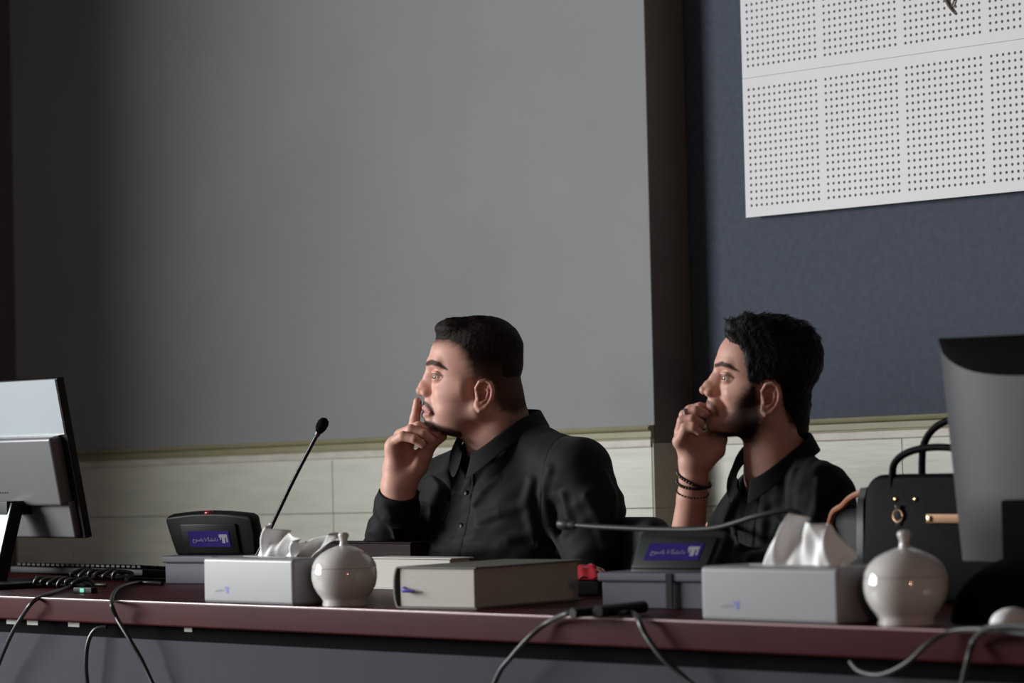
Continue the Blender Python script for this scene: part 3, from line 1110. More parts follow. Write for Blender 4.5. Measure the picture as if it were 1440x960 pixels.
# ---- handbag
def handbag():
    yb = 3.83
    xl = on_y(1207, 760, yb).x
    Wb, Hb, Db = 0.33, 0.210, 0.12
    cx = xl + Wb / 2
    t = empty('handbag', (cx, yb + Db / 2, TZ), 0, 'black leather handbag with gold studs and two arched handles', 'handbag')
    m = MB()
    pts = []
    rc = 0.035
    for (ccx, ccz, a0, rad) in ((Wb / 2 - rc, Hb - rc, 0, rc), (-Wb / 2 + rc, Hb - rc, 90, rc), (-Wb / 2 + .012, .012, 180, .012), (Wb / 2 - .012, .012, 270, .012)):
        for k in range(7):
            a = math.radians(a0 + 90 * k / 6)
            pts.append((ccx + rad * math.cos(a), ccz + rad * math.sin(a)))
    bm = bmesh.new()
    fv = [bm.verts.new((x, -Db / 2, z)) for x, z in pts]
    f = bm.faces.new(fv)
    r_ = bmesh.ops.extrude_face_region(bm, geom=[f])
    bmesh.ops.translate(bm, vec=(0, Db, 0), verts=[g for g in r_['geom'] if isinstance(g, bmesh.types.BMVert)])
    for v in bm.verts:
        v.co.y *= 1.0 - 0.35 * v.co.z / Hb
    bmesh.ops.recalc_face_normals(bm, faces=bm.faces[:])
    ed = [e for e in bm.edges if abs(e.calc_face_angle(0)) > 1.0]
    bmesh.ops.bevel(bm, geom=ed, offset=0.008, segments=3, profile=0.5, affect='EDGES')
    m.merge(bm)
    m.build('bag_body', M['leather'], t, angle=50)
    fy = lambda z: -Db / 2 * (1 - 0.35 * z / Hb) - 0.001

    def Q(px, py):
        v = on_y(px, py, yb + 0.010)
        return v.x - cx, v.z - TZ
    # handles
    for (pa, pb_, top, yy) in (((1254, 668), (1385, 668), 629, fy(Hb) + 0.004), ((1296, 668), (1420, 668), 588, -fy(Hb) - 0.004)):
        yw = t.location.y + yy
        xa, xb = on_y(pa[0], pa[1], yw).x - cx, on_y(pb_[0], pb_[1], yw).x - cx
        zt = on_y(pa[0] + 40, top, yw).z - TZ
        hp = []
        for k in range(13):
            a = math.pi * k / 12
            hp.append(((xa + xb) / 2 - math.cos(a) * (xb - xa) / 2, yy, Hb - 0.022 + (zt - Hb + 0.022) * math.sin(a) ** 0.5))
        MB().tube(hp, 0.0062, 10, 3).build('handle', M['leather'], t)
    for px, py in ((1256, 702), (1284, 702)):
        x, z = Q(px, py)
        MB().sphere((x, fy(z), z), 0.0042, 14, 8, (1, .6, 1)).build('stud', M['gold'], t)
    x, z = Q(1262, 725)
    MB().torus((x, fy(z) - 0.002, z), 0.010, 0.0018, Matrix.Rotation(math.pi / 2, 4, 'X'), 20, 6).build('ring', M['gold'], t)
    MB().box((x, fy(z) - 0.001, z), (0.012, 0.004, 0.035), bev=0.001).build('tab', M['patent'], t)
    x, z = Q(1310, 729)
    x2, _ = Q(1345, 729)
    MB().box(((x + x2) / 2 + .02, fy(z) - 0.003, z), (x2 - x + .06, 0.005, 0.016), bev=0.002).build('clasp_bar', mat('bronze', (0.16, 0.09, 0.05), 0.3, metal=0.7), t)
    MB().box((x - .002, fy(z) - 0.006, z), (0.009, 0.006, 0.010), bev=0.002).build('clasp', M['gold'], t)
    # side gusset piece of shiny leather with stud and hanging tan strap
    xg = -Wb / 2 - 0.004
    MB().prism([(-0.048, 0.02), (0.020, 0.02), (0.026, 0.165), (0.010, 0.190), (-0.030, 0.188), (-0.040, 0.165)], xg - 0.014, xg, axis=0).build('side_flap', M['patent'], t, angle=30)
    MB().sphere((xg - 0.013, -0.030, 0.118), 0.0045, 14, 8).build('stud', M['gold'], t)
    a = on_y(1200, 697, 3.90)
    b = on_y(1170, 724, 3.93)
    c_ = on_y(1163, 770, 3.96)
    o_ = t.location
    MB().tube([Vector((xg, 0.0, 0.19)), a - o_, (a + b) / 2 - o_, b - o_, c_ - o_, Vector((c_.x, c_.y, TZ + .01)) - o_], 0.0055, 8, 5).build('strap', M['tan'], t)
    return t


handbag()
# ------------------------------------------------------------ implicit modelling (for the people)
F32 = np.float32


def V3(p):
    return np.array(p, F32)


def sph(P, c, r):
    d = P - V3(c)
    return np.sqrt((d * d).sum(1)) - r


def rotY(a):
    c, s = math.cos(a), math.sin(a)
    return np.array([[c, 0, s], [0, 1, 0], [-s, 0, c]], F32)


def rotZm(a):
    c, s = math.cos(a), math.sin(a)
    return np.array([[c, -s, 0], [s, c, 0], [0, 0, 1]], F32)


def ell(P, c, r, R=None):
    d = P - V3(c)
    if R is not None:
        d = d @ R
    r = V3(r)
    k0 = np.sqrt(((d / r) ** 2).sum(1)) + 1e-6
    k1 = np.sqrt(((d / (r * r)) ** 2).sum(1)) + 1e-6
    return k0 * (k0 - 1.0) / k1


def cap(P, a, b, ra, rb=None):
    if rb is None:
        rb = ra
    a, b = V3(a), V3(b)
    ab = b - a
    d = P - a
    t = np.clip((d @ ab) / float(ab @ ab), 0, 1)
    q = d - t[:, None] * ab
    return np.sqrt((q * q).sum(1)) - (ra + (rb - ra) * t)


def chain(P, pts, k=0):
    """pts: (x, y, z, r); smooth chain of tapered capsules"""
    d = None
    for i in range(len(pts) - 1):
        e = cap(P, pts[i][:3], pts[i + 1][:3], pts[i][3], pts[i + 1][3])
        d = e if d is None else (smin(d, e, k) if k else np.minimum(d, e))
    return d


def smin(a, b, k):
    h = np.maximum(k - np.abs(a - b), 0) / k
    return np.minimum(a, b) - h * h * (k * 0.25)


def smax(a, b, k):
    return -smin(-a, -b, k)


def mir(P):
    Q = P.copy()
    Q[:, 2] = np.abs(Q[:, 2])
    return Q


def poly2(x, y, pts):
    """signed distance to a polygon (negative inside)"""
    n = len(pts)
    d = np.full(x.shape, 1e9, F32)
    s = np.ones(x.shape, F32)
    for i in range(n):
        ax, ay = pts[i]
        bx, by = pts[i - 1]
        ex, ey = bx - ax, by - ay
        wx, wy = x - ax, y - ay
        t = np.clip((wx * ex + wy * ey) / (ex * ex + ey * ey), 0, 1)
        dx, dy = wx - ex * t, wy - ey * t
        d = np.minimum(d, dx * dx + dy * dy)
        c1, c2, c3 = y >= ay, y < by, ex * wy > ey * wx
        m = (c1 & c2 & c3) | (~c1 & ~c2 & ~c3)
        s = np.where(m, -s, s)
    return s * np.sqrt(d)


def polyline2(x, y, pts):
    """distance to a polyline with radii: pts (x, y, r)"""
    d = np.full(x.shape, 1e9, F32)
    for i in range(len(pts) - 1):
        ax, ay, ra = pts[i]
        bx, by, rb = pts[i + 1]
        ex, ey = bx - ax, by - ay
        t = np.clip(((x - ax) * ex + (y - ay) * ey) / (ex * ex + ey * ey), 0, 1)
        d = np.minimum(d, np.hypot(x - ax - ex * t, y - ay - ey * t) - (ra + (rb - ra) * t))
    return d


def sst(a, b, x):
    t = np.clip((x - a) / (b - a), 0, 1)
    return t * t * (3 - 2 * t)


_nr = np.random.RandomState(3)
_ND = _nr.normal(size=(24, 3)).astype(F32)
_ND /= np.linalg.norm(_ND, axis=1)[:, None]
_NP = _nr.uniform(0, 6.28, 24).astype(F32)


def wav(P, scale, k0=0, n=6):
    """cheap smooth noise in -1..1 from summed plane waves"""
    s = 0
    for i in range(n):
        d = _ND[(k0 + i) % 24]
        s = s + np.sin((P @ d) * (6.28 / scale) * (0.7 + 0.13 * i) + _NP[(k0 + i) % 24])
    return s / n * 1.6


def surface(f, lo, hi, h, blk=8):
    """surface nets on the active blocks only; returns verts (float), quads"""
    lo, hi = V3(lo), V3(hi)
    nb = np.ceil((hi - lo) / (h * blk)).astype(int)
    n = nb * blk + 1
    bx, by, bz = np.meshgrid(*[np.arange(k) for k in nb], indexing='ij')
    B = np.stack([bx.ravel(), by.ravel(), bz.ravel()], 1)
    C = lo + (B + 0.5) * (h * blk)
    dc = np.concatenate([f(C[i:i + 200000].astype(F32)) for i in range(0, len(C), 200000)])
    rad = h * blk * 0.5 * 1.7321 * 1.25 + h * 2
    act = np.abs(dc) < rad
    G = np.where(dc > 0, F32(9), F32(-9)).reshape(nb)
    D = np.empty(n, F32)
    D[:-1, :-1, :-1] = np.repeat(np.repeat(np.repeat(G, blk, 0), blk, 1), blk, 2)
    D[-1], D[:, -1], D[:, :, -1] = 9, 9, 9
    A = B[act]
    loc = np.stack(np.meshgrid(*[np.arange(blk + 1)] * 3, indexing='ij'), -1).reshape(-1, 3)
    per = 400
    for i in range(0, len(A), per):
        idx = (A[i:i + per, None, :] * blk + loc[None]).reshape(-1, 3)
        val = f((lo + idx * F32(h)).astype(F32))
        D[idx[:, 0], idx[:, 1], idx[:, 2]] = val
    D[0], D[:, 0], D[:, :, 0] = 9, 9, 9
    D[-1], D[:, -1], D[:, :, -1] = 9, 9, 9
    S = D < 0
    c8 = [(a, b, c) for a in (0, 1) for b in (0, 1) for c in (0, 1)]
    m = n - 1
    cnt = np.zeros(m, np.int8)
    for a, b, c in c8:
        cnt += S[a:a + m[0], b:b + m[1], c:c + m[2]]
    cells = np.argwhere((cnt > 0) & (cnt < 8))
    cid = np.full(m, -1, np.int32)
    cid[cells[:, 0], cells[:, 1], cells[:, 2]] = np.arange(len(cells))
    vals = np.stack([D[cells[:, 0] + a, cells[:, 1] + b, cells[:, 2] + c] for a, b, c in c8], 1)
    acc = np.zeros((len(cells), 3), F32)
    num = np.zeros(len(cells), F32)
    for i, p in enumerate(c8):
        for j, q_ in enumerate(c8):
            if j > i and sum(abs(p[k] - q_[k]) for k in range(3)) == 1:
                va, vb = vals[:, i], vals[:, j]
                mm = (va < 0) != (vb < 0)
                t = np.where(mm, va / np.where(mm, va - vb, 1), 0)
                pp = V3(p) + t[:, None] * (V3(q_) - V3(p))
                acc += pp * mm[:, None]
                num += mm
    verts = lo + (cells + acc / num[:, None]) * h
    quads = []
    for ax in range(3):
        sl0 = [slice(None)] * 3
        sl1 = [slice(None)] * 3
        sl0[ax], sl1[ax] = slice(0, -1), slice(1, None)
        s0, s1 = S[tuple(sl0)], S[tuple(sl1)]
        e = np.argwhere(s0 != s1)
        o1, o2 = (ax + 1) % 3, (ax + 2) % 3
        ok = (e[:, o1] > 0) & (e[:, o2] > 0) & (e[:, o1] < m[o1]) & (e[:, o2] < m[o2])
        e = e[ok]
        fl = s0[e[:, 0], e[:, 1], e[:, 2]]
        u = np.zeros(3, int)
        u[o1] = 1
        v = np.zeros(3, int)
        v[o2] = 1
        q0 = cid[tuple((e - u - v).T)]
        q1 = cid[tuple((e - v).T)]
        q2 = cid[tuple(e.T)]
        q3 = cid[tuple((e - u).T)]
        Q = np.stack([q0, q1, q2, q3], 1)
        Q[~fl] = Q[~fl][:, ::-1]
        quads.append(Q)
    quads = np.concatenate(quads)
    quads = quads[(quads >= 0).all(1)]
    return verts.astype(F32), quads


def relax(f, v, h, it=1):
    """pull the vertices onto the field"""
    for _ in range(it):
        e = F32(h * 0.5)
        d = f(v)
        g = np.stack([f(v + V3((e, 0, 0))) - f(v - V3((e, 0, 0))), f(v + V3((0, e, 0))) - f(v - V3((0, e, 0))),
                      f(v + V3((0, 0, e))) - f(v - V3((0, 0, e)))], 1) / (2 * e)
        g2 = (g * g).sum(1) + 1e-6
        v = v - g * (np.clip(d / g2, -h, h))[:, None]
    return v


class Frame:
    """a figure is drawn in units of one 1440-px pixel at its own distance: x right, y down, z away"""

    def __init__(s, Z):
        s.Z, s.u = Z, Z / FPX
        s.M = np.array(CAMM)

    def world(s, v):
        v = np.asarray(v, np.float64)
        c = np.stack([(v[:, 0] - 720) * s.u, (480 - v[:, 1]) * s.u, -(s.Z + v[:, 2] * s.u)], 1)
        return c @ s.M[:3, :3].T + s.M[:3, 3]

    def w(s, p):
        return Vector(s.world(np.array([p]))[0])


def mesh_obj(name, fr, v, q, material, parent, origin, cols=None, smooth=True):
    wv = fr.world(v) - np.array(origin)
    me = bpy.data.meshes.new(name)
    me.vertices.add(len(wv))
    me.vertices.foreach_set('co', wv.astype(np.float32).ravel())
    me.loops.add(len(q) * 4)
    me.loops.foreach_set('vertex_index', q.astype(np.int32).ravel())
    me.polygons.add(len(q))
    me.polygons.foreach_set('loop_start', (np.arange(len(q)) * 4).astype(np.int32))
    me.polygons.foreach_set('loop_total', np.full(len(q), 4, np.int32))
    me.update()
    me.validate()
    if cols is not None:
        a = me.color_attributes.new('Col', 'FLOAT_COLOR', 'POINT')
        c = np.ones((len(wv), 4), np.float32)
        c[:, :3] = cols
        a.data.foreach_set('color', c.ravel())
    me.materials.append(material)
    if smooth:
        me.shade_smooth()
    o = bpy.data.objects.new(name, me)
    link(o, parent)
    return o


def sdf_obj(name, f, lo, hi, h, fr, material, parent, origin, colf=None, it=1):
    v, q = surface(f, lo, hi, h)
    if it:
        v = relax(f, v, h, it)
    return mesh_obj(name, fr, v, q, material, parent, origin, colf(v) if colf else None)


def front_z(f, x, y, z0=-260, z1=200, n=230):
    """depth of the surface seen at x, y (arrays)"""
    x, y = np.atleast_1d(np.array(x, F32)), np.atleast_1d(np.array(y, F32))
    zs = np.linspace(z0, z1, n).astype(F32)
    out = np.full(len(x), np.nan, F32)
    P = np.stack([np.repeat(x, n), np.repeat(y, n), np.tile(zs, len(x))], 1)
    d = f(P).reshape(len(x), n)
    for i in range(len(x)):
        k = np.argmax(d[i] < 0)
        if d[i, k] < 0 and k > 0:
            a, b = d[i, k - 1], d[i, k]
            out[i] = zs[k - 1] + (zs[k] - zs[k - 1]) * a / (a - b)
    return out


def ear(P, c, s=1.0):
    """outer ear lying on the near side of the head (negative z), c = centre (x, y, z)"""
    Q = (P - V3(c)) / s
    d = ell(Q, (0, -1, 0.5), (11.5, 20.5, 4.5), rotZm(0.16))
    d = smin(d, ell(Q, (-4.5, 14, 0.5), (6, 8, 4.2)), 4)
    hel = [(-9, -2, 0.5, 2.6), (-10, -10, -1.5, 2.8), (-5, -18.5, -3, 3.0), (3, -20.5, -4, 3.1), (10, -16, -4.8, 3.1), (12.8, -7, -5, 3.0), (11.5, 3, -4.5, 2.9),
           (7.5, 11, -3.5, 2.9), (1, 18, -2.5, 3.4), (-5, 20.5, -1.5, 3.6), (-9, 15, -0.5, 3.0), (-9.5, 9, 0, 2.6)]
    d = smin(d, chain(Q, hel), 2.5)
    # hollow, inner fold and tragus
    d = smax(d, -ell(Q, (0.5, -4, -6.5), (7.0, 12.5, 6.2), rotZm(0.2)), 2.5)
    d = smax(d, -ell(Q, (-2.5, 2.5, -4.5), (4.8, 6.0, 6.0)), 2)
    d = smin(d, chain(Q, [(6.5, -12, -3.2, 1.6), (6.5, -3, -3.6, 1.9), (4.0, 6, -3.0, 2.0), (-1.5, 10.5, -2.6, 2.2)]), 2.5)
    d = smin(d, chain(Q, [(6.5, -6, -3.2, 1.6), (0, -9.5, -1.5, 1.2), (-5, -10, -0.5, 1.0)]), 2)
    d = smin(d, chain(Q, [(-8.5, 0, -2.0, 2.2), (-7.0, 5, -2.8, 2.2)]), 2.5)
    return d * s


def mixc(c, m, col):
    return c * (1 - m[:, None]) + V3(col) * m[:, None]


def sheet_ring(n, f):
    return [f(i / n) for i in range(n)]


def eyeball(parent, fr, c, r, gaze, origin):
    """a sphere with a coloured iris; gaze is a unit vector in figure units"""
    me_v, me_f = [], []
    nu, nv = 40, 28
    g = V3(gaze) / np.linalg.norm(gaze)
    a = np.cross(g, V3((0, 1, 0)))
    a /= np.linalg.norm(a)
    b = np.cross(g, a)
    v = [c + g * r * 1.03]
    cols = [(0.01, 0.01, 0.01)]
    for i in range(1, nv):
        th = math.pi * (i / nv) ** 1.3
        for j in range(nu):
            ph = 2 * math.pi * j / nu
            bulge = 1.0 + 0.03 * max(0, 1 - th / 0.5)
            v.append(V3(c) + r * bulge * (g * math.cos(th) + (a * math.cos(ph) + b * math.sin(ph)) * math.sin(th)))
            if th < 0.19:
                cols.append((0.012, 0.010, 0.008))
            elif th < 0.47:
                cols.append((0.13, 0.075, 0.035))
            else:
                cols.append((0.62, 0.55, 0.50))
    v.append(V3(c) - g * r)
    cols.append((0.6, 0.5, 0.45))
    q = []
    for j in range(nu):
        j2 = (j + 1) % nu
        q.append((0, 1 + j, 1 + j2, 1 + j2))
        for i in range(nv - 2):
            q.append((1 + i * nu + j, 1 + (i + 1) * nu + j, 1 + (i + 1) * nu + j2, 1 + i * nu + j2))
    q = [t for t in q if len(set(t)) == 4]
    return mesh_obj('eye', fr, np.array(v), np.array(q), M['eye_white'], parent, origin, np.array(cols))


def hairs(parent, fr, origin, name, seeds, material):
    """seeds: list of (points, radius) strands; one mesh"""
    mb = MB()
    for pts, r in seeds:
        n = len(pts)
        wp = [Vector(p) - Vector(origin) for p in fr.world(np.array(pts))]
        mb.tube(wp, [r * fr.u * (1 - 0.85 * (i / (n - 1)) ** 1.5) for i in range(n)], 4, cap=False)
    return mb.build(name, material, parent, angle=180)


def polyl_quads(fr, name, rows, material, parent, origin, closed=False, thick=None, subd=1):
    """rows: list of lists of figure points (a grid)"""
    R, Cn = len(rows), len(rows[0])
    v = np.array([p for r in rows for p in r], float)
    q = []
    for i in range(R - 1):
        for j in range(Cn if closed else Cn - 1):
            j2 = (j + 1) % Cn
            q.append((i * Cn + j, i * Cn + j2, (i + 1) * Cn + j2, (i + 1) * Cn + j))
    o = mesh_obj(name, fr, v, np.array(q), material, parent, origin)
    if thick:
        s = o.modifiers.new('thickness', 'SOLIDIFY')
        s.thickness = thick
        s.offset = 0
    if subd:
        s = o.modifiers.new('smooth', 'SUBSURF')
        s.levels = s.render_levels = subd
    return o
# ============================================================ the heavier man, left
def man_one():
    fr = Frame(6.12)
    base = fr.w((705, 900, 40))
    base.z = 0
    t = empty('person', base, 0,
              'person in black shirt with very short hair, index finger held upright against the lips', 'person')
    O = t.location
    Fw = np.array([-0.73, 0, -0.685], F32)      # where the chest faces
    Rt = np.array([-0.685, 0, 0.73], F32)       # towards his right hand
    RY = np.stack([Rt, V3((0, 1, 0)), Fw], 1)   # columns: side, down, front

    def head(P):
        Q = mir(P)
        d = ell(P, (679, 508, 0), (55, 55, 52))
        d = smin(d, ell(P, (650, 503, 0), (46, 44, 45)), 14)
        d = smin(d, ell(P, (648, 546, 0), (41, 48, 44)), 14)
        d = smin(d, cap(Q, (672, 574, 36), (622, 594, 13), 17, 12), 14)
        d = smin(d, ell(Q, (640, 572, 22), (28, 27, 21)), 12)
        d = smin(d, ell(P, (608, 592.5, 0), (11.5, 12, 15)), 8)
        d = smin(d, ell(P, (648, 598, 0), (30, 17, 30)), 14)
        # muzzle
        d = smin(d, ell(P, (608, 571, 0), (13, 20, 18)), 8)
        # cheek bone and brow
        d = smin(d, cap(Q, (622, 552, 26), (650, 548, 39), 7, 9), 16)
        d = smin(d, cap(Q, (606.5, 511, 5), (617, 511, 28), 6.5, 4.5), 11)
        # socket
        d = smax(d, -ell(Q, (604, 528, 22), (12, 8.5, 12)), 8)
        # nose
        n = chain(Q, [(607, 518, 0, 5.0), (601, 530, 0, 4.8), (595.5, 541, 0, 5.4), (592.5, 549, 0, 7.6)], 4)
        n = smin(n, ell(Q, (599.5, 552.5, 8.0), (7.2, 5.8, 5.6)), 4)
        n = smin(n, ell(Q, (598, 546, 0), (7, 9, 9)), 5)
        n = smax(n, -ell(Q, (594.5, 558.5, 5.2), (4.2, 3.2, 2.6)), 1.5)
        d = smin(d, cap(P, (609, 518, 0), (607, 548, 0), 9.5, 11), 4)
        d = smin(d, n, 5)
        # philtrum to lips
        d = smin(d, chain(Q, [(594.5, 573.2, 0, 3.7), (597, 573.5, 8, 3.5), (605, 579.5, 17, 1.8)]), 3)
        d = smin(d, chain(Q, [(596.5, 583.3, 0, 4.2), (599, 583.3, 7, 4.0), (605.5, 580.8, 17, 1.8)]), 3)
        d = smax(d, -chain(Q, [(591, 578.4, 0, 1.0), (596, 578.6, 8, 1.0), (606, 580.5, 18, .9)]), 1.2)
        # eyelids round the eyeball, with an almond opening
        lid = sph(Q, (617.5, 530, 22), 10.2)
        d = smin(d, lid, 4)
        d = smin(d, chain(Q, [(609, 523.5, 15, 1.6), (608.5, 522.6, 22, 1.8), (614, 523.2, 30, 1.8), (622, 528.6, 33, 1.6)]), 2.5)
        opening = ell(Q, (608, 529.6, 24.5), (9, 2.5, 11.5))
        opening = np.minimum(opening, ell(Q, (613.5, 529.9, 28.5), (8.0, 2.2, 9)))
        d = smax(d, -opening, 1.2)
        e = ear(P, (680.5, 554.5, -52.5), 1.0)
        e2 = ear(P * V3((1, 1, -1)), (680.5, 554.5, -52.5), 1.0)
        d = smin(d, np.minimum(e, e2), 3)
        return d

    def neck(P):
        d = chain(P, [(698, 556, 0, 39), (702, 596, 2, 42), (710, 652, 6, 50)], 8)
        d = smin(d, cap(P, (668, 596, 0), (684, 634, -6), 20, 26), 14)
        return d

    def fingers(P):
        idx = chain(P, [(579, 612, 8, 8.4), (583.5, 588, 2, 7.2), (586.3, 573, -1, 6.3), (587.2, 564, -1, 5.6)], 2)
        mid = chain(P, [(572, 608, 0, 8.6), (589, 599.5, -12, 7.6), (606, 603.5, -16, 6.8), (617.5, 609.5, -15, 5.9)], 2)
        rin = chain(P, [(563, 611, -8, 8.6), (579, 603.5, -24, 7.6), (596, 609, -29, 6.8), (608, 617.5, -29, 5.8)], 2)
        pin = chain(P, [(555, 620, -16, 8.2), (568, 612, -32, 7.0), (584, 616, -38, 6.2), (595.5, 624, -38, 5.3)], 2)
        d = smin(idx, mid, 2)
        d = smin(d, rin, 2)
        return smin(d, pin, 2)

    def hand(P):
        palm = chain(P, [(560, 700, -4, 24.5), (560.5, 684, -4, 24), (560, 660, -2, 21), (562, 640, -2, 18), (566, 622, -2, 15)], 6)
        palm = smin(palm, cap(P, (553.5, 628, -12), (573, 618, 6), 11.5, 12), 8)
        palm = smin(palm, cap(P, (556, 650, -10), (554, 626, -14), 12, 10), 8)
        th = chain(P, [(572, 676, -10, 15), (586, 654, -10, 16), (596, 640, -5, 11.5), (604, 626, 2, 9.0), (614, 617, 6, 8.0), (622, 614, 8, 6.5)], 5)
        palm = smin(palm, th, 9)
        # hollow of the palm
        palm = smax(palm, -ell(P, (574, 636, -27), (11, 17, 13)), 7)
        return smin(palm, fingers(P), 4)

    def arm_skin(P):
        return chain(P, [(560, 700, -4, 24), (548, 760, 50, 27), (528, 806, 98, 30), (606, 700, 100, 36)])

    def inner(P):
        d = ell(P, (712, 748, 8), (118, 100, 72), RY)
        d = smin(d, cap(P, (622, 690, 96), (800, 668, -84), 34), 20)
        return d

    def body(P):
        d = smin(head(P), neck(P), 14)
        d = smin(d, inner(P), 22)
        d = smin(d, arm_skin(P), 8)
        d = np.minimum(d, 1e9)
        hd = hand(P)
        return smin(d, hd, 1.5) if True else d

    hairline = [(604, 436), (606, 474), (612, 477.5), (632.5, 476.5), (648, 484), (657, 495), (662, 507), (666, 520), (670, 533), (676, 530), (690, 534), (697, 546),
                (699, 562), (706, 574), (726, 578), (760, 560), (760, 430), (640, 420)]

    def skin_col(v):
        c = np.tile(V3((0.62, 0.335, 0.262)), (len(v), 1))
        x, y, z = v[:, 0], v[:, 1], v[:, 2]
        n = wav(v, 9, 0) * 0.5 + wav(v, 3.2, 5) * 0.5
        az = np.abs(z)
        hd = sst(640, 600, y) * (x > 575)
        # redder nose, ear, knuckles, lips
        c = mixc(c, 0.45 * sst(15, 3, np.hypot(x - 592, y - 550)), (0.50, 0.20, 0.15))
        c = mixc(c, 0.6 * sst(26, 14, np.hypot((x - 681) * 1.4, y - 554)) * (az > 48), (0.46, 0.15, 0.10))
        lips = polyline2(x, y, [(592, 576, 5.0), (597, 579, 6.0), (605, 580.5, 2.5)])
        c = mixc(c, 0.75 * sst(1.5, -1.5, lips) * (az < 20), (0.40, 0.15, 0.13))
        # moustache, beard along the jaw, stubble
        mo = polyline2(x, y, [(593.5, 566, 2.2), (599, 567.5, 2.8), (606, 573.5, 2.4), (610, 581, 2.0)])
        c = mixc(c, 0.88 * sst(2.2, -1.2, mo + n * 0.8) * (x > 590) * (az < 24), (0.030, 0.022, 0.018))
        bd = polyline2(x, y, [(598, 592.5, 2.5), (605, 597.5, 5.0), (619, 603.5, 5.5), (634, 607, 5.5), (646, 610, 4.0)])
        c = mixc(c, 0.93 * sst(3.0, -2.0, bd + n * 1.2) * (x > 594) * (y < 622), (0.022, 0.016, 0.014))
        st = polyline2(x, y, [(612, 590, 10), (640, 592, 13), (660, 572, 9), (668, 555, 5)])
        c = mixc(c, 0.30 * sst(8, -6, st) * (x > 600) * (y < 615), (0.20, 0.12, 0.09))
        # eyebrow
        br = polyline2(x, y, [(598.5, 512, 2.8), (607.5, 509.0, 3.8), (618, 511.8, 3.4), (629.5, 519, 1.3)])
        c = mixc(c, 0.93 * sst(1.4, -1.0, br + n * 0.7) * (az > 5), (0.028, 0.020, 0.017))
        # lash lines
        la = polyline2(x, y, [(606.5, 525.5, .8), (612, 524.9, .9), (620.5, 527.6, .7)])
        c = mixc(c, 0.85 * sst(1.0, -0.4, la) * (az > 14) * (az < 40), (0.03, 0.02, 0.018))
        # faded sides of the haircut
        hr = poly2(x, y, hairline)
        c = mixc(c, (0.86 + 0.13 * sst(535, 500, y)) * sst(3, -1, (hr + n * 2.0) / (5.0 - 2.0 * sst(690, 712, x))) * (az < 50 + (y < 535) * 20), (0.014, 0.010, 0.009))
        nape = sst(560, 585, y) * sst(640, 600, y) * (x > 705)
        c = mixc(c, 0.5 * sst(700, 722, x) * sst(612, 590, y) * (y > 560), (0.04, 0.025, 0.02))
        # inner of hand a little redder
        palm = ell(v, (574, 640, -22), (14, 24, 14))
        c = mixc(c, 0.35 * sst(8, -4, palm), (0.45, 0.18, 0.13))
        for (kx, ky, kz) in ((617.5, 607.5, -15), (608.5, 615.5, -29), (596, 622.5, -38)):
            nl = np.hypot(np.hypot(x - kx, y - ky), (z - kz) * 0.6)
            c = mixc(c, 0.5 * sst(4.6, 2.6, nl), (0.62, 0.42, 0.36))
        return c * (1 + 0.04 * n[:, None])

    bd = sdf_obj('body', body, (500, 438, -150), (900, 880, 170), 1.35, fr, M['skin'], t, O, skin_col)
    eyeball(bd, fr, V3((617.5, 530, -22)), 8.7, (-0.80, 0.03, -0.60), O)
    eyeball(bd, fr, V3((617.5, 530, 22)), 8.7, (-0.98, 0.03, -0.15), O)

    # hair: short, thicker on the top, faded at the sides
    def hairf(P):
        x, y = P[:, 0], P[:, 1]
        reg0 = poly2(x, y, [(603, 436), (608.5, 474), (613, 478), (632.5, 478), (648, 486), (657, 497), (663, 512), (668, 524), (676, 529), (690, 531), (700, 545),
                            (701, 562), (712, 572), (760, 566), (760, 430), (640, 420)])
        th = -2.5 + 9.6 * sst(505, 464, y) + 4.6 * sst(675, 735, x) * sst(592, 548, y)
        th = np.minimum(th, 0.2 - reg0 * 0.30)
        d0 = ell(P, (679, 508, 0), (55, 55, 52))
        d0 = smin(d0, ell(P, (650, 503, 0), (46, 44, 45)), 14)
        d = d0 - th
        d = smin(d, ell(P, (640, 462, 0), (29, 15, 36)), 8)
        d = smin(d, ell(P, (684, 462, 0), (33, 17, 38)), 8)
        reg = poly2(x, y, [(603, 436), (608.5, 474), (613, 478), (632.5, 478), (648, 486), (657, 497), (663, 512), (668, 524), (676, 529), (690, 531), (700, 545),
                           (701, 562), (712, 572), (760, 566), (760, 430), (640, 420)])
        d = smax(d, reg + wav(P, 6, 3) * 0.8, 3)
        return d + wav(P, 5.5, 0) * 0.20 + wav(P * V3((1, .4, 1)), 2.6, 7) * 0.18

    hr_ = sdf_obj('hair', hairf, (596, 432, -66), (750, 586, 66), 1.1, fr, M['hair_1'], bd, O)
    # combed strands on the crown
    rnd = random.Random(2)
    seeds = []
    for i in range(620):
        x = rnd.uniform(634, 712)
        zz_ = rnd.uniform(-36, 36)
        y = None
        sx = [x + 9 * k * -0.35 + rnd.uniform(-1, 1) for k in range(4)]
        z_ = [zz_ + rnd.uniform(-1.5, 1.5) * k for k in range(4)]
        P = np.array([(sx[0], yy, z_[0]) for yy in np.linspace(436, 480, 60)], F32)
        dd = hairf(P)
        k = int(np.argmax(dd < 0))
        if dd[k] >= 0 or k == 0:
            continue
        y0 = P[k, 1]
        seeds.append(([(sx[j], y0 + 1.2 - [0, 1.7, 2.0, 1.2][j] + (0 if sx[j] > 640 else (640 - sx[j]) * 0.10 * j / 3), z_[j]) for j in range(4)], 0.55))
    hairs(hr_, fr, O, 'hair_strands', seeds, M['hair_1'])

    # ---- shirt
    CB = V3((713, 660, 5))

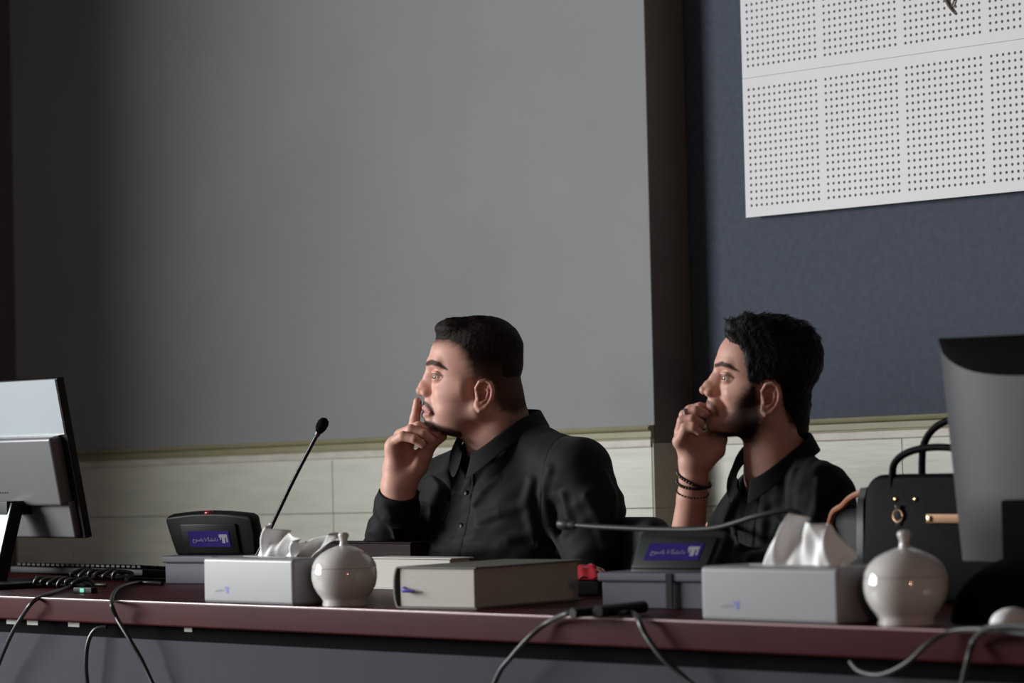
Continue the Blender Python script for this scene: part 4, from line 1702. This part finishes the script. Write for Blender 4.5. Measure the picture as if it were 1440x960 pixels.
    def torso(P):
        d = ell(P, (712, 742, 6), (134, 118, 84), RY)
        d = smin(d, ell(P, (706, 830, 4), (132, 110, 98), RY), 30)
        d = smin(d, chain(P, [(622, 690, 98, 45), (700, 656, 12, 46), (752, 644, -30, 46), (808, 662, -88, 47)], 10), 26)
        d = smin(d, chain(P, [(702, 640, 4, 50), (712, 668, 6, 62)]), 20)
        return d

    def left_arm(P):
        return chain(P, [(812, 662, -92, 46), (829, 706, -112, 43), (832, 770, -124, 40), (834, 830, -122, 38), (776, 872, -170, 34)], 10)

    def right_arm(P):
        d = chain(P, [(620, 696, 100, 44), (560, 770, 102, 42), (534, 806, 92, 36)], 10)
        d = smin(d, chain(P, [(534, 806, 92, 36), (546, 752, 44, 33), (557, 716, 6, 29.5), (561, 694, -5, 27.5)], 8), 14)
        return d

    def shirt0(P):
        d = smin(torso(P), left_arm(P), 14)
        return smin(d, right_arm(P), 10)

    # folds: ridges lying on the near surface
    fold_lines = [
        [(748, 672, 4), (742, 700, 7), (748, 735, 5), (756, 760, 2)],
        [(772, 655, 3), (764, 690, 7), (772, 735, 7), (790, 768, 4)],
        [(790, 690, 3), (800, 730, 6), (788, 770, 5)],
        [(700, 668, 2), (678, 690, 5), (668, 704, 2)],
        [(736, 706, 2), (704, 716, 6), (676, 728, 3)],
        [(752, 742, 2), (715, 752, 6), (672, 750, 5), (640, 760, 2)],
        [(744, 768, 3), (704, 764, 5), (660, 772, 5), (610, 768, 2)],
        [(640, 690, 2), (622, 706, 5), (610, 730, 3)],
        [(846, 660, 2), (856, 690, 6), (852, 730, 3)],
        [(820, 690, 2), (838, 720, 6), (846, 760, 3)],
        [(690, 640, 2), (672, 660, 4), (652, 690, 2)],
    ]
    fl3 = []
    for ln in fold_lines:
        xs, ys = [p[0] for p in ln], [p[1] for p in ln]
        z = front_z(shirt0, xs, ys)
        fl3.append([(p[0], p[1], float(zz_) + 1.5, p[2]) for p, zz_ in zip(ln, z) if zz_ == zz_])
    arm_folds = [[(536, 716, -14, 2), (544, 728, -22, 5), (562, 738, -26, 3)], [(520, 748, 20, 3), (540, 748, 8, 5), (566, 752, 6, 3)],
                 [(512, 770, 50, 2), (536, 774, 34, 6), (566, 768, 36, 3)], [(540, 700, -18, 1.5), (552, 726, -26, 3.5), (556, 756, -6, 2)]]

    def wrinkle(P):
        return (wav(P * V3((1, 0.55, 1)), 60, 2) * 1.8 + wav(P, 26, 9) * 1.2 * sst(620, 700, P[:, 1]))

    def shirt(P):
        d = shirt0(P) + wrinkle(P)
        for ln in fl3:
            if len(ln) > 1:
                d = smin(d, chain(P, ln) + 0.3, 11)
        for ln in arm_folds:
            d = smin(d, chain(P, ln) + 0.2, 10)
        # placket down the front
        side = (P - CB) @ Rt
        front = (P - CB) @ Fw
        ph = sst(10.5, 8.5, np.abs(side - 1.0)) * (front > 20) * (P[:, 1] > 640)
        d = d - 1.5 * ph
        st = sst(1.6, 0.6, np.abs(np.abs(side - 1.0) - 7)) * (front > 20) * (P[:, 1] > 640)
        d = d + 0.5 * st
        # armhole seam
        seam = np.abs(((P - V3((792, 664, -78))) @ V3((0.80, 0.10, -0.59))) + 4)
        d = d + 0.9 * sst(1.8, 0.4, seam) * (P[:, 2] < -20) * (P[:, 1] < 760) * (P[:, 0] > 720)
        # cuff: open tube end at the wrist with a stitched band
        a = V3((561, 694, -5))
        ax = V3((0.10, -0.90, -0.42))
        ax /= np.linalg.norm(ax)
        h = (P - a) @ ax
        near = np.sqrt(((P - a) ** 2).sum(1)) < 75
        cuffd = np.where(near, h - 2, -1e3)
        dcut = smax(d, cuffd, 2)
        band = (h > -34) & near
        dcut = dcut - 1.6 * sst(-36, -33, h) * near * (P[:, 0] < 640)
        dcut = smax(dcut, np.where(near, -(cap(P, (561, 676, -12), (559, 706, 0), 25.5, 25.0)), -1e3), 1.5)
        # neck opening
        dcut = smax(dcut, -(chain(P, [(704, 560, 0, 42), (706, 606, 2, 46), (692, 640, -6, 40)], 6)), 3)
        dcut = smax(dcut, -cap(P, (676, 622, -12), (664, 640, -24), 20, 8), 3)
        return dcut

    sh = sdf_obj('shirt', shirt, (470, 570, -240), (920, 930, 190), 1.9, fr, M['shirt_1'], t, O)

    # collar: stand and turned-down leaf following a ring round the neck
    def ring(th, r_add=0.0):
        f = math.cos(th)
        sd = math.sin(th)
        rf = (66 if f > 0 else 50) + r_add
        rs = 52 + r_add
        p = V3((706, 0, 0)) + Fw * (f * rf) - Rt * (sd * rs)
        return p
    nth = 44
    rows = [[], [], [], [], []]
    gap = 0.16
    for i in range(nth + 1):
        th = gap + (2 * math.pi - 2 * gap) * i / nth
        f = (1 + math.cos(th)) / 2
        ytop = 574 + 60 * f ** 3.2
        up = ring(th, -1)
        rows[0].append((up[0], ytop + 34 - 16 * f, up[2]))
        up = ring(th, 0.5)
        rows[1].append((up[0], ytop + 4, up[2]))
        up = ring(th, 2.5)
        rows[2].append((up[0], ytop, up[2]))
        leaf = 26 + 14 * f ** 6
        up = ring(th, 6 + 3 * (1 - f))
        rows[3].append((up[0], ytop + leaf * 0.5, up[2]))
        up = ring(th, 11 + 6 * (1 - f) + 2 * f)
        rows[4].append((up[0] - 3 * f ** 6, ytop + leaf, up[2]))
    polyl_quads(fr, 'collar', rows, M['shirt_1'], sh, O, thick=0.0018, subd=2)
    # buttons down the placket
    for yb_ in (648, 690, 735):
        pz = CB + Fw * 160 + Rt * 1.0
        ts = np.linspace(0, 150, 300).astype(F32)
        P = np.stack([pz[0] - Fw[0] * ts, np.full(300, yb_, F32), pz[2] - Fw[2] * ts], 1).astype(F32)
        dd = shirt(P)
        k = int(np.argmax(dd < 0))
        if dd[k] < 0:
            c = fr.w(P[k]) - O
            n_ = (fr.w(P[k] + Fw) - fr.w(P[k])).normalized()
            m = n_.to_track_quat('Z', 'Y').to_matrix().to_4x4()
            MB().lathe([(0, 0.0022), (0.0035, 0.0022), (0.0052, 0.0030), (0.0056, 0.0018), (0.0050, 0.0), (0, 0)], 18, c=tuple(c), m=m).build('button', M['black_plastic'], sh)

    # trousers and shoes under the table
    def trousers(P):
        hp = V3((706, 925, 24))
        d = ell(P, hp, (125, 62, 95), RY)
        for s in (1, -1):
            h = hp + Rt * (62 * s)
            kn = h + Fw * 275 + Rt * (26 * s) + V3((0, 34, 0))
            an = kn + V3((0, 272, 0)) - Fw * 10
            d = smin(d, chain(P, [tuple(h) + (62,), tuple(kn) + (46,), tuple(an) + (33,)], 10), 16)
        return d
    sdf_obj('trousers', trousers, (330, 840, -420), (860, 1330, 260), 6.0, fr, M['trousers'], t, O, it=1)
    for s in (1, -1):
        def shoe(P, s=s):
            hp = V3((706, 925, 24))
            an = hp + Rt * (88 * s) + Fw * 265 + V3((0, 34 + 300, 0))
            d = chain(P, [tuple(an + V3((0, 42, 0))) + (27,), tuple(an + Fw * 70 + V3((0, 50, 0))) + (26,), tuple(an + Fw * 130 + V3((0, 58, 0))) + (20,)], 8)
            return smin(d, cap(P, an, an + V3((0, 30, 0)), 30), 12)
        sdf_obj('shoe', shoe, (250, 1180, -560), (900, 1380, 280), 5.0, fr, M['shoe'], t, O, it=1)
    return t, fr


# ============================================================ the younger man, right
def man_two():
    fr = Frame(5.48)
    base = fr.w((1110, 900, 60))
    base.z = 0
    t = empty('person', base, 0,
              'person in dark shirt with thick swept-up hair and wrist beads, knuckles at the mouth', 'person')
    O = t.location
    Fw = np.array([-0.73, 0, -0.685], F32)
    Rt = np.array([-0.685, 0, 0.73], F32)
    RY = np.stack([Rt, V3((0, 1, 0)), Fw], 1)

    def skull(P):
        d = ell(P, (1092, 513, 0), (54, 53, 55))
        return smin(d, ell(P, (1058, 506, 0), (50, 46, 47)), 14)

    def head(P):
        Q = mir(P)
        d = skull(P)
        d = smin(d, ell(P, (1052, 548, 0), (41, 48, 43)), 14)
        d = smin(d, cap(Q, (1070, 584, 37), (1020, 602, 10), 15, 11), 12)
        d = smin(d, ell(P, (1004, 597, 0), (11.5, 11.5, 14)), 8)
        d = smin(d, ell(P, (1046, 592, 0), (36, 20, 32)), 14)
        d = smin(d, ell(P, (1007, 572, 0), (14, 21, 17)), 8)
        d = smin(d, cap(Q, (1026, 553, 27), (1056, 549, 39), 7, 9), 16)
        d = smin(d, cap(Q, (1013, 512.5, 5), (1023, 512.5, 28), 6.6, 4.5), 11)
        d = smax(d, -ell(Q, (1009, 530, 22), (12.5, 8.5, 12)), 8)
        n = chain(Q, [(1011, 520, 0, 4.6), (1003, 532, 0, 4.6), (995.5, 541, 0, 5.0), (990, 548.2, 0, 6.6)], 4)
        n = smin(n, ell(Q, (998, 552.5, 8.0), (7.4, 5.6, 5.6)), 4)
        n = smin(n, ell(Q, (999, 545, 0), (8, 9, 9)), 5)
        n = smax(n, -ell(Q, (992.5, 557.0, 5.2), (4.0, 3.0, 2.6)), 1.5)
        d = smin(d, cap(P, (1014, 520, 0), (1007, 548, 0), 9.5, 11), 4)
        d = smin(d, n, 5)
        d = smin(d, chain(Q, [(994.5, 570.0, 0, 3.6), (996.5, 570.5, 8, 3.4), (1004, 579, 17, 1.8)]), 3)
        d = smin(d, chain(Q, [(996.0, 581.0, 0, 4.4), (998.5, 581.0, 7, 4.2), (1004.5, 580.5, 17, 1.8)]), 3)
        d = smax(d, -chain(Q, [(991, 575.6, 0, 1.0), (995, 576.0, 8, 1.0), (1006, 580.6, 18, .9)]), 1.2)
        d = smin(d, sph(Q, (1022.5, 531.5, 23), 10.6), 4)
        d = smin(d, chain(Q, [(1013.5, 525, 16, 1.7), (1013, 524.2, 23, 1.8), (1019, 525, 31, 1.8), (1027, 530.4, 34, 1.6)]), 2.5)
        opening = ell(Q, (1012.5, 531.2, 25.5), (9, 2.5, 12))
        opening = np.minimum(opening, ell(Q, (1018.5, 531.5, 29.5), (8.2, 2.2, 9)))
        d = smax(d, -opening, 1.2)
        e = ear(P, (1078, 559.5, -51), 1.04)
        e2 = ear(P * V3((1, 1, -1)), (1078, 559.5, -51), 1.04)
        return smin(d, np.minimum(e, e2), 3)

    def neck(P):
        d = chain(P, [(1090, 560, 0, 36), (1088, 598, 2, 39), (1092, 660, 8, 46)], 8)
        return smin(d, cap(P, (1060, 610, 0), (1076, 645, 0), 14, 24), 12)

    def hand(P):
        palm = chain(P, [(970, 745, 30, 24), (974, 700, 10, 21), (976, 672, 0, 20), (974, 650, -2, 19), (970, 628, -4, 18), (966, 608, -6, 14)], 6)
        palm = smin(palm, cap(P, (955, 620, -14), (972, 600, 6), 10.5, 12), 8)
        palm = smin(palm, cap(P, (978, 650, -4), (990, 622, 2), 18, 16), 9)
        palm = smin(palm, cap(P, (990, 640, 4), (1004, 620, 8), 14, 13), 9)
        th = chain(P, [(992, 648, -6, 13), (1006, 632, -6, 13), (1012, 618, -2, 10), (1010, 606, 6, 8.2), (1002, 606, 10, 7)], 5)
        palm = smin(palm, th, 7)
        palm = smax(palm, -ell(P, (978, 618, -28), (13, 17, 13)), 7)
        idx = chain(P, [(971, 598, 8, 9.0), (971, 577, 4, 7.8), (984, 572.5, -2, 7.0), (993, 574, -4, 6.0)], 2)
        mid = chain(P, [(962, 600, -2, 9.2), (962.5, 583.5, -10, 8.0), (978, 577.5, -16, 7.2), (990, 581, -18, 6.2)], 2)
        rin = chain(P, [(957, 606, -10, 9.0), (959, 591, -22, 7.8), (972, 588.5, -30, 7.0), (983, 594, -31, 6.0)], 2)
        pin = chain(P, [(957, 616, -18, 8.2), (962, 602, -31, 7.0), (973, 600, -37, 6.2), (981, 606, -37, 5.4)], 2)
        d = smin(smin(idx, mid, 2), smin(rin, pin, 2), 2)
        return smin(palm, d, 4)

    # left hand resting on the table out of the cuff
    def lhand(P):
        d = chain(P, [(1030, 786, -114, 17), (1004, 786, -110, 18), (986, 792, -104, 15)], 6)
        for k in range(4):
            zz_ = -120 + 11 * k
            d = smin(d, chain(P, [(984, 790, zz_, 8), (966, 790 - 2, zz_ + 2, 7.2), (952, 797, zz_ + 4, 6.2)]), 2.5)
        return smin(d, chain(P, [(1006, 792, -96, 9), (988, 796, -80, 8), (974, 800, -76, 6.5)]), 4)

    def inner(P):
        d = ell(P, (1108, 762, 12), (96, 100, 64), RY)
        return smin(d, cap(P, (1056, 712, 76), (1140, 700, -66), 30), 20)

    def arms(P):
        d = chain(P, [(970, 745, 30, 22), (974, 798, 64, 24), (1008, 772, 78, 27), (1048, 722, 80, 28)])
        return d

    def body(P):
        d = smin(head(P), neck(P), 14)
        d = smin(d, inner(P), 22)
        d = smin(d, arms(P), 8)
        d = smin(d, hand(P), 1.5)
        d = smin(d, chain(P, [(1130, 745, -70, 24), (1124, 796, -106, 20), (1070, 790, -118, 18), (1030, 786, -114, 16)]), 6)
        return smin(d, lhand(P), 3)

    def skin_col(v):
        c = np.tile(V3((0.54, 0.295, 0.228)), (len(v), 1))
        x, y, z = v[:, 0], v[:, 1], v[:, 2]
        az = np.abs(z)
        n = wav(v, 9, 1) * 0.5 + wav(v, 3.2, 6) * 0.5
        c = mixc(c, 0.4 * sst(15, 3, np.hypot(x - 991, y - 550)), (0.46, 0.19, 0.14))
        c = mixc(c, 0.5 * sst(26, 14, np.hypot((x - 1079) * 1.4, y - 559)) * (az > 48), (0.42, 0.15, 0.10))
        lips = polyline2(x, y, [(991, 574, 4.6), (996, 577.5, 6.0), (1004, 580, 2.5)])
        c = mixc(c, 0.7 * sst(1.5, -1.5, lips) * (az < 20), (0.34, 0.13, 0.11))
        mo = polyline2(x, y, [(993.5, 563.5, 1.8), (999, 566.5, 2.4), (1006, 575, 2.0), (1008.5, 583, 1.6)])
        c = mixc(c, 0.72 * sst(2.2, -1.2, mo + n * 0.9) * (x > 989) * (az < 24), (0.035, 0.024, 0.02))
        bd = poly2(x, y, [(992, 600), (1002, 595), (1014, 586), (1026, 568), (1040, 546), (1050, 530), (1064, 534), (1070, 560), (1074, 592), (1062, 626), (1030, 626), (994, 614)])
        c = mixc(c, 0.985 * (0.30 + 0.70 * np.maximum(sst(1006, 1044, x), sst(603, 609, y))) * sst(6, -13, bd + n * 2.5) * (y < 632), (0.013, 0.009, 0.008))
        br = polyline2(x, y, [(1005, 514, 2.4), (1013, 511, 3.3), (1023, 514, 3.0), (1036, 522, 1.0)])
        c = mixc(c, 0.93 * sst(1.4, -1.0, br + n * 0.7) * (az > 5), (0.022, 0.016, 0.014))
        la = polyline2(x, y, [(1011.5, 527, .8), (1017, 526.4, .9), (1026, 529.4, .7)])
        c = mixc(c, 0.85 * sst(1.0, -0.4, la) * (az > 14) * (az < 40), (0.03, 0.02, 0.018))
        hr = poly2(x, y, [(1012, 430), (1022, 476), (1034, 482), (1042, 500), (1046, 520), (1052, 545), (1062, 548), (1070, 534), (1084, 532), (1094, 545), (1096, 570),
                          (1104, 596), (1132, 612), (1180, 560), (1180, 430)])
        c = mixc(c, 0.9 * sst(2, -6, hr + n * 1.5) * (az < 48 + (y < 538) * 20), (0.02, 0.015, 0.013))
        return c * (1 + 0.04 * n[:, None])

    bd = sdf_obj('body', body, (925, 438, -150), (1230, 860, 170), 1.35, fr, M['skin'], t, O, skin_col)
    eyeball(bd, fr, V3((1022.5, 531.5, -23)), 9.0, (-0.84, 0.03, -0.54), O)
    eyeball(bd, fr, V3((1022.5, 531.5, 23)), 9.0, (-0.98, 0.03, -0.15), O)

    hl = [(1006, 425), (1017, 462), (1024, 480), (1036, 484), (1044, 500), (1046, 520), (1050, 545), (1058, 552), (1064, 536), (1074, 531), (1086, 532), (1095, 541),
          (1098, 560), (1100, 590), (1112, 612), (1140, 616), (1190, 560), (1190, 425)]

    def hairf(P):
        x, y = P[:, 0], P[:, 1]
        d = skull(P) - (3.0 + 5.5 * sst(585, 500, y))
        d = smin(d, ell(P, (1112, 500, 0), (46, 52, 52)), 8)
        d = smin(d, ell(P, (1078, 467, 0), (46, 26, 44)), 8)
        d = smin(d, chain(P, [(1052, 458, -14, 17), (1032, 460, -8, 11), (1026, 456, 0, 7)], 4), 6)
        d = smin(d, chain(P, [(1054, 458, 18, 17), (1036, 462, 14, 11), (1028, 462, 10, 8)], 4), 6)
        d = smin(d, cap(P, (1104, 560, 0), (1108, 600, 2), 38, 30), 8)
        reg = poly2(x, y, hl)
        d = smax(d, reg + wav(P, 9, 3) * 1.2, 3)
        # locks: streaks running up and back
        ang = (x * 0.45 + y * 0.9)
        lock = np.sin(x * 0.55 + np.sin(y * 0.06) * 2.5 + P[:, 2] * 0.21) * 0.3 * sst(600, 540, y)
        return d + lock + wav(P * V3((1, .35, 1)), 5, 7) * 0.3 + wav(P, 16, 2) * 0.7

    hr_ = sdf_obj('hair', hairf, (1000, 424, -72), (1176, 625, 72), 1.15, fr, M['hair_2'], bd, O)
    rnd = random.Random(4)
    seeds = []
    # strands swept up and back over the top and the sides
    tries = []
    for i in range(1900):
        if i < 1000:
            x, z = rnd.uniform(1022, 1150), rnd.uniform(-48, 48)
            P = np.stack([np.full(90, x), np.linspace(428, 520, 90), np.full(90, z)], 1).astype(F32)
        else:
            x, y = rnd.uniform(1040, 1152), rnd.uniform(458, 585)
            P = np.stack([np.full(90, x), np.full(90, y), np.linspace(-74, -20, 90)], 1).astype(F32)
        tries.append(P)
    D = hairf(np.concatenate(tries)).reshape(len(tries), 90)
    for P, dd in zip(tries, D):
        k = int(np.argmax(dd < 0))
        if dd[k] >= 0 or k == 0:
            continue
        p0 = P[k].astype(float)
        g = np.array([float(hairf((P[k] + V3(e))[None])[0] - hairf((P[k] - V3(e))[None])[0]) for e in ((1.5, 0, 0), (0, 1.5, 0), (0, 0, 1.5))])
        g /= (np.linalg.norm(g) + 1e-6)
        if p0[1] < 475 and p0[0] < 1060:
            dr = np.array([-0.35 + rnd.uniform(-.3, .5), -0.9, rnd.uniform(-.3, .3)])
            L, lift = rnd.uniform(7, 15), 0.22
        elif p0[1] < 470:
            dr = np.array([0.9, -0.25, rnd.uniform(-.35, .35)])
            L, lift = rnd.uniform(8, 17), 0.13
        else:
            dr = np.array([0.35 + rnd.uniform(-.2, .25), 0.9, rnd.uniform(-.1, .1)])
            L, lift = rnd.uniform(8, 15), 0.05
        dr = dr - g * dr.dot(g)
        dr /= (np.linalg.norm(dr) + 1e-6)
        pts = [p0 - g * 0.8 + dr * (L * s) + g * (L * lift * math.sin(s * 1.9)) + np.array([0, 0, 0]) for s in (0, .25, .5, .75, 1)]
        seeds.append((pts, rnd.uniform(0.35, 0.6)))
    hairs(hr_, fr, O, 'hair_strands', seeds, M['hair_2'])

    # ---- shirt
    CB = V3((1094, 680, 8))

    def torso(P):
        d = ell(P, (1108, 762, 12), (107, 112, 74), RY)
        d = smin(d, ell(P, (1108, 850, 14), (106, 100, 80), RY), 30)
        d = smin(d, chain(P, [(1062, 718, 70, 38), (1096, 682, 14, 42), (1120, 676, -20, 42), (1147, 694, -62, 46)], 10), 22)
        return d

    def left_arm(P):
        d = chain(P, [(1148, 696, -64, 46), (1152, 740, -84, 42), (1140, 786, -104, 38), (1126, 802, -108, 34)], 10)
        return smin(d, chain(P, [(1126, 802, -108, 34), (1070, 792, -120, 30), (1012, 784, -112, 26)], 8), 14)

    def right_arm(P):
        d = chain(P, [(1056, 724, 80, 38), (1010, 784, 80, 34), (976, 803, 66, 31)], 10)
        return smin(d, chain(P, [(976, 800, 66, 33), (972, 778, 46, 29), (970, 764, 38, 28)]), 8)

    def shirt0(P):
        return smin(smin(torso(P), left_arm(P), 14), right_arm(P), 8)
    fold_lines = [
        [(1060, 660, 2), (1048, 690, 5), (1040, 730, 3)],
        [(1084, 655, 2), (1072, 700, 6), (1068, 750, 4)],
        [(1110, 660, 2), (1104, 710, 6), (1112, 750, 4)],
        [(1140, 670, 2), (1136, 710, 6), (1120, 752, 4)],
        [(1180, 700, 2), (1172, 730, 5), (1150, 760, 3)],
        [(1036, 712, 2), (1028, 735, 4), (1030, 760, 2)],
        [(1010, 770, 2), (1040, 775, 5), (1070, 768, 3)],
        [(1050, 790, 3), (1090, 778, 6), (1130, 785, 3)],
        [(1090, 730, 2), (1110, 740, 4), (1140, 736, 2)],
    ]
    fl3 = []
    for ln in fold_lines:
        z = front_z(shirt0, [p[0] for p in ln], [p[1] for p in ln])
        fl3.append([(p[0], p[1], float(z_) + 1.5, p[2]) for p, z_ in zip(ln, z) if z_ == z_])

    def shirt(P):
        d = shirt0(P) + wav(P * V3((1, 0.6, 1)), 55, 4) * 2.0 + wav(P, 24, 11) * 1.1
        for ln in fl3:
            if len(ln) > 1:
                d = smin(d, chain(P, ln) + 0.2, 10)
        side = (P - CB) @ Rt
        front = (P - CB) @ Fw
        ph = sst(10.5, 8.5, np.abs(side)) * (front > 15) * (P[:, 1] > 660)
        d = d - 1.3 * ph
        # sleeve ends
        for a, ax, rr_ in ((V3((970, 764, 38)), V3((-0.05, -0.92, -0.38)), 25), (V3((1012, 784, -112)), V3((-0.98, -0.1, 0.1)), 22)):
            ax = ax / np.linalg.norm(ax)
            h = (P - a) @ ax
            near = np.sqrt(((P - a) ** 2).sum(1)) < (44 if a[2] > 0 else 70)
            d = smax(d, np.where(near, h - 3, -1e3), 2)
            d = smax(d, np.where(near, -cap(P, a + ax * 14, a - ax * 10, rr_ - 1, rr_ - 1), -1e3), 1.5)
        d = smax(d, -(chain(P, [(1088, 590, 0, 40), (1084, 640, 0, 43), (1074, 668, -4, 36)], 6)), 3)
        d = smax(d, -cap(P, (1060, 650, -16), (1044, 682, -34), 20, 8), 3)
        return d

    sh = sdf_obj('shirt', shirt, (920, 600, -220), (1260, 950, 200), 2.0, fr, M['shirt_2'], t, O)

    def ring(th, r_add=0.0):
        f, sd = math.cos(th), math.sin(th)
        rf = (64 if f > 0 else 48) + r_add
        return V3((1090, 0, 2)) + Fw * (f * rf) - Rt * (sd * (48 + r_add))
    nth = 44
    rows = [[], [], [], [], []]
    gap = 0.22
    for i in range(nth + 1):
        th = gap + (2 * math.pi - 2 * gap) * i / nth
        f = (1 + math.cos(th)) / 2
        ytop = 606 + 66 * f ** 2.2
        up = ring(th, -1)
        rows[0].append((up[0], ytop + 34 - 14 * f, up[2]))
        up = ring(th, 0.5)
        rows[1].append((up[0], ytop + 4, up[2]))
        up = ring(th, 2.5)
        rows[2].append((up[0], ytop, up[2]))
        leaf = 26 + 12 * f ** 6
        up = ring(th, 6 + 3 * (1 - f))
        rows[3].append((up[0], ytop + leaf * 0.5, up[2]))
        up = ring(th, 12 + 5 * (1 - f))
        rows[4].append((up[0], ytop + leaf, up[2]))
    polyl_quads(fr, 'collar', rows, M['shirt_2'], sh, O, thick=0.0018, subd=2)

    # ---- bracelets: strings of beads, each bead its own piece of one string
    W2 = lambda p: fr.w(p) - O

    def string(cx, cy, cz, rad, tilt, nb, br, name, label, cat='bracelet'):
        e = empty(name, fr.w((cx, cy, cz)), 0, label, cat)
        oo = e.location
        ax = V3((0.04, -1, -0.35))
        ax /= np.linalg.norm(ax)
        a = np.cross(ax, V3((0, 0, 1)))
        a /= np.linalg.norm(a)
        b = np.cross(ax, a)
        first = None
        for k in range(nb):
            th = 2 * math.pi * k / nb
            off = a * math.cos(th) * rad + b * math.sin(th) * rad
            p = V3((cx, cy, cz)) + off + V3((0, tilt * off[0], 0))
            if first is None:
                first = MB().sphere((0, 0, 0), br * fr.u, 10, 7).build('bead', M['bead'], e)
                o = first
            else:
                o = first.copy()
                COL.objects.link(o)
                o.parent = e
            o.location = fr.w(p) - oo
        return e
    string(976, 673, 0, 23.0, 0.32, 34, 2.6, 'bracelet', 'upper string of dark beads slanting round the wrist of the younger man')
    string(975, 679, 3, 22.6, 0.02, 34, 2.3, 'bracelet', 'middle level string of small dark beads on the raised wrist')
    string(974, 692, 8, 22.5, 0.05, 30, 1.4, 'bracelet', 'lowest thin dark string round the raised forearm')
    e = empty('finger_ring', fr.w((965.5, 582, -11.5)), 0, 'plain silver ring on the finger of the younger man', 'ring')
    ax = (fr.w((962.5, 583.5, -10)) - fr.w((978, 577.5, -16))).normalized()
    MB().torus((0, 0, 0), 8.5 * fr.u, 1.5 * fr.u, ax.to_track_quat('Z', 'Y').to_matrix().to_4x4(), 28, 8).build('band', M['silver'], e)

    def trousers(P):
        hp = V3((1108, 955, 40))
        d = ell(P, hp, (112, 58, 88), RY)
        for s in (1, -1):
            h = hp + Rt * (58 * s)
            kn = h + Fw * 300 + Rt * (26 * s) + V3((0, 30, 0))
            an = kn + V3((0, 300, 0)) - Fw * 10
            d = smin(d, chain(P, [tuple(h) + (58,), tuple(kn) + (44,), tuple(an) + (32,)], 10), 16)
        return d
    sdf_obj('trousers', trousers, (700, 860, -440), (1270, 1400, 280), 6.0, fr, M['trousers'], t, O)
    for s in (1, -1):
        def shoe(P, s=s):
            an = V3((1108, 955, 40)) + Rt * (84 * s) + Fw * 290 + V3((0, 30 + 322, 0))
            d = chain(P, [tuple(an + V3((0, 42, 0))) + (28,), tuple(an + Fw * 75 + V3((0, 50, 0))) + (27,), tuple(an + Fw * 140 + V3((0, 58, 0))) + (21,)], 8)
            return smin(d, cap(P, an, an + V3((0, 30, 0)), 30), 12)
        sdf_obj('shoe', shoe, (650, 1240, -600), (1300, 1460, 300), 5.0, fr, M['shoe'], t, O)
    return t, fr


def chair(px, Z, dz, topy, label, name='office_chair'):
    """black padded chair facing the table"""
    fr = Frame(Z)
    p = fr.w((px, topy, dz))
    t = empty(name, (p.x, p.y, 0), 0, label, 'chair', 'black padded chairs behind the table')
    zt = p.z
    MB().box((0, -0.27, 0.46), (0.48, 0.48, 0.09), bev=0.03, seg=3).build('seat', M['chair_black'], t)
    MB().box((0, 0.0, (zt + 0.50) / 2), (0.46, 0.07, zt - 0.50), rot=Matrix.Rotation(math.radians(-4), 3, 'X'), bev=0.03, seg=4).build('backrest', M['chair_black'], t)
    MB().tube([(0, 0.03, 0.62), (0, 0.05, 0.45), (0, -0.10, 0.40), (0, -0.27, 0.41)], 0.02, 10, 4).build('back_frame', M['black_plastic'], t)
    MB().tube([(0, -0.27, 0.42), (0, -0.27, 0.09)], 0.03, 14).build('column', M['black_plastic'], t)
    for k in range(5):
        a = 2 * math.pi * k / 5 + 0.3
        lg = MB().tube([(0, -0.27, 0.10), (0.15 * math.cos(a), -0.27 + 0.15 * math.sin(a), 0.09), (0.29 * math.cos(a), -0.27 + 0.29 * math.sin(a), 0.065)],
                       [0.025, 0.02, 0.016], 10).build('leg', M['black_plastic'], t)
        MB().sphere((0.29 * math.cos(a), -0.27 + 0.29 * math.sin(a), 0.028), 0.028, 14, 10, (1, 0.7, 1)).build('castor', M['black_plastic'], lg)
    return t


man_one()
man_two()
chair(812, 6.05, -10, 726, 'black chair behind the heavier man, its back corner showing right of his arm')
chair(1212, 5.3, 0, 715, 'black chair behind the younger man, mostly hidden by the handbag')
